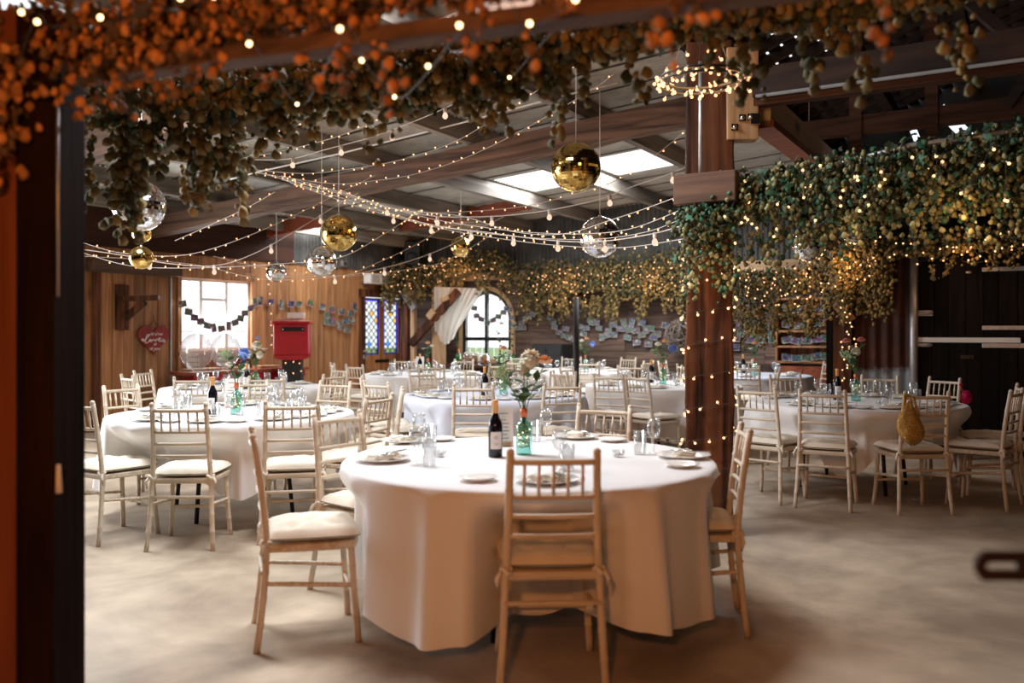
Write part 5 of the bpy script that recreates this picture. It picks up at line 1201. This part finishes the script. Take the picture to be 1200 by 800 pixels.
for pr, px, py, r, Y, lab in balls:
    p = at(px, py, Y); R_ = r*Y/F; o = put(pr, p, rg.uniform(0, 6), lab, None, R_/.2)
    u, v = UV(p); zt = roof_z(v) if v < 9.3 else 4.4
    mb = MB(); mb.tube([p+Vector((0, 0, R_*1.1)), Vector((p.x, p.y, zt-.02))], .004 if Y > 7 else .003, 5); w = mb.build('ball_cord', M['wire_white']); tag(w, 'thin cord holding the '+lab, 'cord')
# ================================================================== THINGS ON THE LEFT WALL
def wall_thing(name, lab, cat, p, rz, grp=None): return thing(name, lab, cat, p, rz, grp)
# heart sign
p = on_left(180, 399, .03); s = p.y/F; hw = 18.2*s/ .9
hs_ = thing('heart_sign', 'dark red wooden heart sign with white script on the boards', 'sign', p, ROTL)
ol = []
for k in range(48):
    t = 2*PI*k/48; x = 16*math.sin(t)**3; y = 13*math.cos(t)-5*math.cos(2*t)-2*math.cos(3*t)-math.cos(4*t); ol.append((x/16*hw*1.05, (y+2.6)/15*18.0*s))
mb = MB(); mb.prism(ol, -.012, .012); mb.build('heart_board', M['heart'], hs_)
mb = MB(); mb.tube([(-hw*.38, 0, 15*s), (0, .0, 24*s), (hw*.38, 0, 15*s)], .006, 6); mb.tube([(0, 0, 24*s), (0, 0, 31*s)], .005, 6); mb.build('hanging_cord', M['old_v'], hs_)
def text_part(txt, x, z, size, parent, shear=.25, mat='card', y=-.014, bold=.0):
    c = bpy.data.curves.new('lettering', 'FONT'); c.body = txt; c.size = size; c.shear = shear; c.align_x = 'CENTER'; c.align_y = 'CENTER'; c.extrude = .001; c.offset = bold; c.materials.append(M[mat])
    tmp = bpy.data.objects.new('lettering_curve', c); COL.objects.link(tmp); bpy.context.view_layer.update(); me = bpy.data.meshes.new_from_object(tmp.evaluated_get(bpy.context.evaluated_depsgraph_get())); bpy.data.objects.remove(tmp)
    o = bpy.data.objects.new('lettering', me); COL.objects.link(o); o.parent = parent; o.location = (x, y, z); o.rotation_euler = (PI/2, 0, 0); return o
text_part('All of me', hw*.12, 7.6*s, 4.6*s, hs_, .25, 'card', -.014, .0); text_part('all', hw*.05, -4.2*s, 4.4*s, hs_, .25, 'card', -.014, .0); text_part('of you', hw*.02, -9.4*s, 5.6*s, hs_, .25, 'card', -.014, .0)
mb = MB()
def script(stroke, r): mb.tube(catmull([(x*hw/10, -.016, z*s*.7) for x, z in stroke], 5), r, 5)
script([(-8.4, 1), (-8, 3), (-7, 2.4), (-7.4, .6), (-8.4, .4), (-6.6, .2), (-4.8, 5), (-3.4, 9.2), (-3.8, 10.4), (-4.8, 9), (-5.8, 2), (-6, -2.4), (-5, -3.4), (-3.4, -1)], .0065)
script([(-3.4, -1), (-2, 1.6), (-3, 2), (-3.4, .2), (-2.4, -1.4), (-1.2, 0), (-1.6, 1.6), (-.6, 1.2)], .006)
script([(-.6, 1.2), (.2, 2), (.7, -1.2), (1.6, 2.6), (2.4, 2)], .006)
script([(2.4, .6), (3.8, 2.4), (4.2, 4), (3.4, 4.2), (2.8, 1), (3.6, -1.4), (5, -.4), (6, 2.8)], .006)
script([(6, 2.8), (5.8, 1.4), (7.2, .2), (7, -2), (5.8, -2.2), (6.4, -1.2)], .006)
mb.build('script_word', M['card'], hs_)
# timber bracket
p = on_left(143, 359, .04); s = p.y/F; bs = thing('wall_bracket', 'old timber corner bracket fixed on the left boards', 'bracket', p, ROTL)
mb = MB(); mb.box((-.0, 0, -1*s), (16*s, .05, 53*s)); mb.build('back_plate', M['old_v'], bs, .006)
mb = MB(); mb.beam((.02, -.03, 9*s), (.3, -.42, 10.5*s), .16, .07); mb.build('arm', M['old_v'], bs, .006)
mb = MB(); mb.beam((.02, -.04, -14*s), (.17, -.27, 6*s), .09, .09); mb.build('strut', M['old_v'], bs, .006)
# window bunting of photographs and other photo prints
PH = thing('photo_print', 'photo', 'photo'); mb = MB(); mb.box((0, 0, 0), (.15, .003, .105)); mb.build('paper', M['card'], PH); mb = MB(); mb.box((0, -.002, .002), (.145, .002, .1)); mb.build('picture', M['photo'], PH)
PHV = thing('photo_print', 'photo', 'photo'); mb = MB(); mb.box((0, 0, 0), (.105, .003, .15)); mb.build('paper', M['card'], PHV); mb = MB(); mb.box((0, -.002, .003), (.1, .002, .144)); mb.build('picture', M['photo'], PHV)
def prints(lst, fn, off, rz, lab, grp, sc=1.0, twine=None, roll=.25):
    for i, q in enumerate(lst):
        px, py = q[0], q[1]; v = len(q) > 2; p = fn(px, py, off); o = put(PHV if v else PH, p, rz, lab, grp, sc); o.rotation_euler = (0, rg.uniform(-roll, roll), rz)
    if twine:
        pts = [fn(q[0], q[1], off)+Vector((0, 0, .05*sc)) for q in lst]; mb = MB(); mb.tube(catmull(pts, 4), .004, 4); tag(mb.build('photo_twine', M['wire_dark']), twine, 'twine')
prints([(214, 356), (221, 365.5), (228, 372), (235, 376.5), (243, 381.5), (250.5, 384, 1), (259.5, 385), (268, 382, 1), (275.5, 378), (282, 373), (287, 367), (294, 361), (299, 354, 1)], on_left, .12, ROTL, 'small photo print pegged on the twine across the window', 'window bunting photos', .95, 'dark twine holding photos across the window')
prints([(305, 352.5, 1), (317, 354), (329.5, 356.5, 1), (341, 356), (350, 356), (363.5, 355), (378, 359.5), (383, 369), (383, 377), (390, 378)], on_left, .05, ROTL, 'photo print in the row running right from the window', 'photos right of the window')
prints([(389, 362.5), (400.5, 365), (411.5, 367), (416, 360, 1), (405, 376), (398, 381, 1), (407, 386), (412.5, 376), (388, 376, 1)], on_left, .05, ROTL, 'photo print in the loose cluster left of the leaded door', 'photos by the leaded door', 1.1)
# electric heater over the door
p = on_left(442, 327, .12); s = p.y/F; ht = thing('wall_heater', 'white electric box heater on the boards above the leaded door', 'heater', p, ROTL)
mb = MB(); mb.box((0, 0, 0), (.62, .18, 12*s)); mb.build('casing', M['white'], ht, .012)
mb = MB()
for sx in (-.15, .15):
    for k in range(5): mb.box((sx, -.092, -.06+k*.03), (.22, .006, .012))
mb.build('grille', M['purlin'], ht)
mb = MB(); mb.tube(catmull([(-.3, -.02, -.08), (-.38, -.02, -.17), (-.48, -.02, -.1)], 6), .008, 5); mb.build('power_cord', M['iron'], ht)
sp = thing('loudspeaker', 'black loudspeaker high in the corner behind the hops', 'speaker', on_back(484, 297, .5), ROTB+.5)
mb = MB(); mb.box((0, 0, 0), (.3, .26, .46)); mb.build('cabinet', M['black'], sp, .015); mb = MB(); mb.lathe([(.11, 0), (.1, .01), (.03, -.0), (.001, .006)], 20); o = mb.build('driver', M['iron'], sp); o.rotation_euler = (PI/2, 0, 0); o.location = (0, -.135, -.08)
bxx = thing('switch_box', 'small pale junction box on the dark sheeting above the boards', 'box', on_left(403, 309, .06), ROTL); mb = MB(); mb.box((0, 0, 0), (.13, .06, .11)); mb.build('box_body', M['purlin'], bxx, .006); mb = MB(); mb.lathe([(.03, 0), (.03, .01), (.001, .012)], 12); o = mb.build('dial', M['iron'], bxx); o.rotation_euler = (PI/2, 0, 0); o.location = (0, -.03, 0)
# red bench table under the window
bu0, bu1 = left_u(206, .3), left_u(342, .3); bl_ = bu1-bu0; rb = thing('red_bench', 'long red-stained side table under the window', 'table', P((bu0+bu1)/2, .42, 0), ROTL)
mb = MB(); mb.box((0, 0, .765), (bl_, .55, .05)); mb.build('tabletop', M['redtop'], rb, .006)
mb = MB(); mb.box((0, -.22, .69), (bl_-.1, .03, .1)); mb.build('apron', M['red'], rb)
for sx in (-1, 1):
    for sy in (-1, 1): mb = MB(); mb.box((sx*(bl_/2-.12), sy*.2, .37), (.08, .08, .74)); mb.build('leg', M['redtop'], rb, .006)
mb = MB(); mb.box((0, .18, .4), (bl_-.3, .03, .6)); mb.build('back_panel', M['red'], rb)
for i, (px, w) in enumerate(((228, .3), (247, .26), (272, .28), (312, .42))):
    o = MB().box((0, 0, .02), (w, .2, .04)).build('wood_block', M['pine_d1'], bevel=.006, loc=P(left_u(px, .4), .4, .79), rotz=ROTL); tag(o, ('short', 'small', 'middle', 'long')[i]+' wooden slab lying on the red side table', 'wooden slab')
# postbox on a dark plinth
p = at(343, 398, 13.9); pb = thing('red_postbox', 'red metal wedding postbox with black slot on a dark stand', 'postbox', Vector((p.x, p.y, 0)), .12); s = p.y/F
zb, zt = H+(388-416)*s, H+(388-379)*s; W_ = 40*s
mb = MB(); mb.box((0, 0, (zb+zt)/2), (W_, .42, zt-zb)); mb.build('box_body', M['red'], pb, .02)
mb = MB(); mb.box((0, 0, zt+.02), (W_+.06, .5, .05)); mb.build('lid', M['red'], pb, .02)
mb = MB(); n = 12; pts = [(-W_/2, 0), (W_/2, 0)]+[(W_/2*math.cos(PI*k/n), -.075*math.sin(PI*k/n)**.6) for k in range(n+1)]; mb.prism([(x, zb+z) for x, z in pts[2:]], -.2, .2); mb.build('curved_base', M['red'], pb)
mb = MB(); mb.box((.03, -.215, zt-.09), (W_*.66, .02, .07)); sl = mb.build('posting_slot', M['iron'], pb, .008)
mb = MB()
for sx in (-1, 1): mb.sphere((.03+sx*W_*.28, -.228, zt-.09), .012, 8, 6)
mb.build('slot_screw', M['steel'], sl)
mb = MB(); mb.box((0, -.212, (zb+zt)/2-.06), (W_*.8, .008, (zt-zb)*.55)); mb.build('door', M['red'], pb, .004)
mb = MB(); mb.box((0, .02, (zb-.075)/2), (.3, .3, zb-.075)); mb.build('stand', M['black'], pb, .01)
o = MB().box((0, 0, .045), (.26, .16, .09)).build('card_box', M['white'], bevel=.004, loc=Vector((p.x+.06, p.y, zt+.083)), rotz=.1); tag(o, 'white box on top of the red postbox', 'box')
o = MB().box((0, 0, .02), (.34, .22, .035)).build('card_box', M['pine_v'], bevel=.004, loc=Vector((p.x-.04, p.y, zt+.045)), rotz=.05); tag(o, 'flat wooden tray under the white box on the postbox', 'tray')
# balloons
for i, (px, py, r) in enumerate(((230, 411, 19), (264, 410, 17.5))):
    Y = 12.3; p = at(px, py, Y); s = Y/F; b = thing('clear_balloon', 'clear white-printed balloon over the red side table, '+('left of the pair' if i == 0 else 'right of the pair, behind the blue flowers'), 'balloon', p)
    mb = MB(); mb.lathe([(.001, r*s*1.12), (r*s*.45, r*s*1.02), (r*s*.8, r*s*.66), (r*s, r*s*.1), (r*s*.93, -r*s*.4), (r*s*.66, -r*s*.85), (r*s*.3, -r*s*1.15), (.015, -r*s*1.3), (.02, -r*s*1.36)][::-1], 28); mb.build('balloon_skin', M['balloon'], b)
    mb = MB(); mb.tube(catmull([(0, 0, -r*s*1.36), (.03, .05, -r*s*1.5), (0, .1, .80-p.z)], 6), .003, 4); mb.build('ribbon', M['white'], b)
    mb = MB()
    for row in range(3):
        for k in range(6):
            a = -PI/2+.1+(k-2.5)*.13; rr_ = r*s*.985; z = -.05-.07*row; q = [Vector((rr_*math.cos(a+da)*1.01, rr_*math.sin(a+da)*1.01, z+dz)) for da, dz in ((0, -.025), (.03, .025), (.07, -.02))]; mb.tube(q, .003, 4)
    mb.build('printed_script', M['white'], b)
# ================================================================== THINGS BY THE BACK WALL
# gauze drape
mb = MB(); nx, nz_ = 60, 30; vs = []; fs = []
A0 = on_back(509, 336, .62); A1 = on_back(567, 338, .35); B0 = on_back(511, 386, .5); B1 = on_back(531, 394, .42)
for j in range(nz_+1):
    f = j/nz_; l = A0.lerp(B0, f); r = A1.lerp(B1, f**.75)
    for i in range(nx+1):
        g_ = i/nx; p = l.lerp(r, g_); amp = .05*(.35+.65*f); p = p-D1*(amp*math.sin(g_*26+2*math.sin(3*f))*.8+.03*math.sin(g_*61))+Vector((0, 0, -.22*math.sin(PI*g_)*f**2-.12*math.sin(PI*g_)*(1-f)*0)); vs.append(p)
for j in range(nz_):
    for i in range(nx): a = j*(nx+1)+i; fs.append((a, a+nx+1, a+nx+2, a+1))
mb.add(vs, fs, 0, True); tag(mb.build('gauze_drape', M['gauze']), 'swag of white gauze hung from the corner brace', 'drape')
mb = MB(); mb.beam(on_back(517, 352, .58), on_back(527, 348, .58), .07, .09); tag(mb.build('wood_clamp', M['pine_v']), 'pale timber block pinning the gauze on the corner brace', 'block')
mb = MB(); mb.beam(on_back(502, 372, .64), on_back(508, 364, .64), .05, .13); tag(mb.build('wood_clamp', M['pine_v']), 'pale timber block halfway down the corner brace', 'block')
# shelf of jars and bottles under the arch
def jar(px, w, h, lab, fill='sweets', lid=True):
    p = P(-.2, back_v(px, .2), AZ0-.008); t = thing('sweet_jar', lab, 'jar', p)
    mb = MB(); mb.lathe([(.001, .002), (w, .002), (w, h*.8), (w*.8, h*.88), (w*.8, h*.92)], 20); mb.build('glass_jar', M['glass'], t)
    mb = MB(); rj = random.Random(px)
    for k in range(60):
        a = rj.uniform(0, 6.3); r = w*.8*math.sqrt(rj.random()); mb.sphere((r*math.cos(a), r*math.sin(a), .02+rj.random()*h*.68), .018, 6, 4)
    mb.build('sweets', M[fill], t)['kind'] = 'stuff'
    if lid: mb = MB(); mb.lathe([(w*.84, h*.9), (w*.84, h), (.001, h)], 20); mb.build('lid', M['white'], t)
jar(549, .1, .24, 'sweet jar on the arched window shelf, left of two full jars'); jar(556.5, .1, .24, 'sweet jar on the arched window shelf, right of two full jars'); jar(566.5, .1, .22, 'sweet jar of red sweets alone under the arch mullion', 'sweets'); jar(578, .085, .17, 'short pale jar at the right of the window shelf', 'pine_v', False)
for px, gl_, lab, key in ((537, 'green_glass', 'green bottle with one stem at the left end of the window shelf', 1), (586, 'green_glass', 'green bottle with flowers at the right jamb of the arched window', 2), (601, 'green_glass', 'green bottle with a tall stem beside the arched window', 3)):
    p = P(-.2, back_v(px, .2), AZ0-.008); t = mk_vase(30+key, [('rose', 'petal_peach' if key == 1 else 'petal_white', .02, 0, .62, .05), ('daisy', 'petal_white', -.05, 0, .52, .045)], gl_); t['label'] = lab; t.location = p; t.scale = (1.25,)*3
bk_ = thing('green_gift_box', 'green patterned gift boxes stacked by the window shelf bottles', 'box', P(-.2, back_v(607, .2), AZ0-.008), ROTB); mb = MB(); mb.box((0, 0, .06), (.2, .14, .12)); mb.build('box_body', M['green_glass'] if False else M['leaf_pale'], bk_, .004); mb = MB(); mb.box((0, 0, .13), (.21, .15, .025)); mb.build('lid', M['card'], bk_, .004)
prints([(556, 361), (558.5, 370), (564, 374), (571, 378), (578, 375), (584, 371), (590, 366), (594, 361)], on_back, .1, ROTB, 'small photo print on the twine across the arched window', 'arch bunting photos', .9, 'dark twine holding photos across the arched window')
prints([(597, 363), (599, 372), (601, 380), (606, 384), (611, 378), (616, 373), (620, 371), (624, 368), (613, 384)], on_back, .06, ROTB, 'photo print in the looped cluster just right of the arch', 'photos right of the arch', .8)
prints([(645, 372), (648, 377), (650, 383), (655, 389), (661, 393), (667, 395.5), (672, 397), (663, 385), (679, 382), (684, 391), (687, 384), (694, 378), (692, 375), (699, 377), (702, 384), (705, 395, 1), (710, 393), (713, 387)], on_back, .06, ROTB, 'photo print in the long swag left of the thin black pole top', 'photos in the long swag', .85)
prints([(719, 380), (719, 392), (727, 385), (731, 378, 1), (735, 395), (737, 386), (740.5, 378, 1), (745, 387), (746, 401), (752, 378), (752, 392), (757, 386, 1), (760, 403), (762, 384.5), (766, 395), (770, 391), (780, 381)], on_back, .06, ROTB, 'photo print in the crowded patch below the back wall hops', 'photos below the back wall hops', .95)
prints([(861, 382), (862, 396), (868, 390, 1), (873, 385), (880, 380), (888, 375, 1), (896, 382), (893, 398), (885, 395), (879, 398), (906, 398), (899, 392), (861, 407), (875, 376)], on_back, .06, ROTB, 'photo print on the dark planks left of the photo shelves', 'photos left of the shelves', 1.0)
# dark cabinet on the floor and the thin pole
q = on_back(647, 415, .3); cbx = thing('black_cabinet', 'low matt black cabinet against the plank wall', 'cabinet', Vector((q.x, q.y, 0)), ROTB)
mb = MB(); mb.box((0, 0, .585), (.62, .45, 1.13)); mb.build('body', M['black'], cbx, .01)
for sx in (-1, 1): mb = MB(); mb.box((sx*.15, -.23, .6), (.28, .015, .96)); d_ = mb.build('door', M['black'], cbx, .004); mb = MB(); mb.sphere((sx*.03, -.245, .66), .012, 8, 6); mb.build('knob', M['iron'], d_)
mb = MB(); q = at(675.5, 388, 11.3); bp_ = thing('black_pole', 'thin black steel pole standing between the middle tables', 'pole', (q.x, q.y, 0)); mb.tube([(0, 0, 0), (0, 0, 1.82)], .036, 12); mb.build('pole_shaft', M['iron'], bp_); mb = MB(); mb.lathe([(.001, 0), (.16, 0), (.16, .012), (.05, .02), (.045, .08)], 20); mb.build('base_plate', M['iron'], bp_)
# twig ball
q = on_back(800, 394, .32); tw = thing('twig_ball', 'grey ball of woven twigs fixed on the plank wall, half behind the post', 'ornament', q); rj = random.Random(4); mb = MB()
for k in range(70):
    ax = Vector((rj.gauss(0, 1), rj.gauss(0, 1), rj.gauss(0, 1))).normalized(); a = ax.orthogonal().normalized(); b = ax.cross(a); R_ = .3*rj.uniform(.82, 1.02); o_ = ax*rj.uniform(-.1, .1); a0 = rj.uniform(0, 6.3); L = rj.uniform(2, 4.5)
    mb.tube([o_+(a*math.cos(a0+L*i/12)+b*math.sin(a0+L*i/12))*R_ for i in range(13)], .006, 4)
mb.build('twigs', M['bark'], tw)
# photo shelves
v0, v1 = back_v(914, .02), back_v(979, .02); W_ = v1-v0; zt = on_back(946, 350, .1).z; bs = thing('photo_shelves', 'dark wooden wall shelves with a cupboard below, hung with photos', 'shelves', P(0, (v0+v1)/2, 0), ROTB)
mb = MB(); mb.box((0, -.02, zt/2+.45), (W_, .03, zt-.9)); mb.build('back_panel', M['redtop'] if False else M['old_v'], bs)
for sx in (-1, 1): mb = MB(); mb.box((sx*W_/2, -.14, zt/2), (.035, .26, zt)); mb.build('side_panel', M['board_v'], bs)
for py in (350, 368, 388, 406, 424): z = on_back(946, py, .1).z; mb = MB(); mb.box((0, -.14, z), (W_, .26, .03)); mb.build('shelf', M['board_v'], bs)
mb = MB(); mb.box((0, -.14, .42), (W_, .26, .82)); mb.build('cupboard', M['redtop'], bs)
for sx in (-1, 1): mb = MB(); mb.box((sx*W_/4, -.275, .42), (W_/2-.04, .015, .72)); d_ = mb.build('door', M['redtop'], bs, .004); mb = MB(); mb.sphere((sx*.05, -.29, .5), .014, 8, 6); mb.build('knob', M['iron'], d_)
for row, py in enumerate((361, 379.5, 398, 418.5)):
    prints([(922+j*11.5, py+1.5*math.sin(j*1.3)) for j in range(5)], on_back, .29, ROTB, ('photo print hanging along the top edge of the wall shelves', 'photo print hanging in the upper shelf bay', 'photo print hanging in the middle shelf bay', 'photo print hanging in the lowest shelf bay')[row], ('photos on the top shelf edge', 'photos in the upper bay', 'photos in the middle bay', 'photos in the lowest bay')[row], 1.0)
pin = MB()
# second flowers by the corner post stand on their table; slotted latch near the right edge of the view
hd = MB(); hd.box((1.045, 1.6, .55), (.1, .06, 1.1)); 
o = struct(hd, 'trim_gate_post', M['dark_post'], bevel=.006)
def slotted(L, h, r, sl0, sl1, sh):
    n = 10; out = [(L, -h/2), (L, h/2), (r*.9, h/2), (r*.25, h*.3), (0, h*.02), (r*.2, -h*.22), (r*.75, -h/2)]
    mb = MB(); inn = [(sl1, -sh/2), (sl1, sh/2), (sl0+.006, sh/2), (sl0, sh*.25), (sl0, 0.0), (sl0, -sh*.25), (sl0+.006, -sh/2)]
    N = len(out); vs = [(x, y, z) for y in (-.006, .006) for x, z in out+inn]; fs = []; K = 2*N
    for i in range(N): j = (i+1) % N; fs += [(i, j, N+j, N+i), (K+i, K+N+i, K+N+j, K+j), (i, K+i, K+j, j), (N+i, N+j, K+N+j, K+N+i)]
    mb.add(vs, fs); return mb
s = 1.55/F; p = at(1141, 662.5, 1.55); o = slotted(.165, 35*s, .02, 14*s, 50*s, 8.5*s).build('slotted_hasp', M['rust_iron'], bevel=.002, loc=p, rotz=-.03); tag(o, 'dark rusty slotted hasp jutting in at the right edge, close to the viewer', 'hasp')
# ================================================================== LIGHT AND CAMERA
w = bpy.data.worlds.new('daylight'); SC.world = w; w.use_nodes = True; bg = w.node_tree.nodes['Background']; bg.inputs[0].default_value = (.93, .97, 1, 1); bg.inputs[1].default_value = 1.5
def area(name, p, d, sx, sy, col, e, spread=PI):
    l = bpy.data.lights.new(name, 'AREA'); l.shape = 'RECTANGLE'; l.size = sx; l.size_y = sy; l.color = col; l.energy = e; l.spread = spread
    o = bpy.data.objects.new(name, l); COL.objects.link(o); o.location = p; o.rotation_euler = Vector(d).to_track_quat('-Z', 'Y').to_euler(); return o
def point(name, p, col, e, r=.1):
    l = bpy.data.lights.new(name, 'POINT'); l.color = col; l.energy = e; l.shadow_soft_size = r; o = bpy.data.objects.new(name, l); COL.objects.link(o); o.location = p; return o
K = 1.0
for i, (u0, u1, v0, v1) in enumerate(SKY):
    um, vm = (u0+u1)/2, (v0+v1)/2
    a = area('skylight_and_added_light', P(um, vm, roof_z(vm)+.05), (0, 0, -1), (u1-u0)*.95, (v1-v0)*.95, (.93, .96, 1), ((75 if v0 > 2 else 45) if u0 > -5 else 90)*(u1-u0)*(v1-v0)*K); a.rotation_euler = (0, 0, ROTL);  # includes the added cells out of view over the foreground
    # face down
area('window_daylight', P((WU0+WU1)/2, -.2, 1.65), D2, 1.3, 1.1, (.94, .97, 1), 70)
area('arch_daylight', P(.2, AVC, 1.35), -D1, .9, 1.2, (.94, .97, 1), 25)
area('door_daylight', P((DU0+DU1)/2, -.2, 1.5), D2, .8, .8, (.94, .97, 1), 20)
area('barn_doorway_daylight', P((BU0+BU1)/2, -.3, 1.5), D2, 3.7, 2.6, (.9, .95, 1), 430)
WARM = (1, .5, .2)
point('flood_lamp', (-.5, -.9, 2.2), (1, .35, .1), 190, .12); point('side_lamp', (-1.05, 1.15, 1.7), (1, .44, .13), 13, .08)
for p, e in ((on_back(660, 335, .75), 6), (on_back(760, 330, .75), 8), (on_back(530, 318, .8), 7), (at(930, 322, 10.6), 6), (at(990, 310, 9.9), 7), (at(1130, 262, 4.9), 3.5), (at(1000, 270, 5.3), 1), (Q(q_t(1130, .6), .6, 2.2), 4), (at(831, 330, 5.6), 1.5), (hp+Vector((0, 0, .05)), 12), (at(200, 300, 8.4), 4), (at(500, 255, 9), 7), (at(640, 285, 8), 5)): point('fairy_glow', p, WARM, e, .12)
cam = bpy.data.cameras.new('camera'); cam.sensor_width = 36; cam.lens = F*36/1200; cam.shift_y = -.01; cam.clip_start = .05
cam.dof.use_dof = True; cam.dof.focus_distance = 6.6; cam.dof.aperture_fstop = cam.lens/22.0
co = bpy.data.objects.new('camera', cam); COL.objects.link(co); co.location = (0, 0, H); co.rotation_euler = (PI/2, 0, 0); SC.camera = co
SC.view_settings.view_transform = 'Standard'; SC.view_settings.look = 'None'; SC.view_settings.gamma = 1; SC.view_settings.exposure = 0.18; SC.view_settings.use_curve_mapping = False
cy = SC.cycles; cy.use_denoising = True; cy.max_bounces = 7; cy.diffuse_bounces = 4; cy.glossy_bounces = 3; cy.transmission_bounces = 4; cy.transparent_max_bounces = 14; cy.sample_clamp_indirect = 6; cy.caustics_reflective = False; cy.caustics_refractive = False
for o in bpy.data.objects:
    if o.parent is None and o.get('label') and not 4 <= len(o['label'].split()) <= 16: print('LONG', len(o['label'].split()), o['label'])
# prototypes that were never placed go away
for o in list(bpy.data.objects):
    if o.parent is None and o.get('label') in ('photo', 'plate', 'side plate', 'napkin', 'knife', 'fork', 'wine glass', 'tumbler', 'tealight', 'wine bottle', 'vase', 'card', 'round table', 'limewashed chair', 'gold', 'silver'):
        for c in list(o.children_recursive): bpy.data.objects.remove(c)
        bpy.data.objects.remove(o)
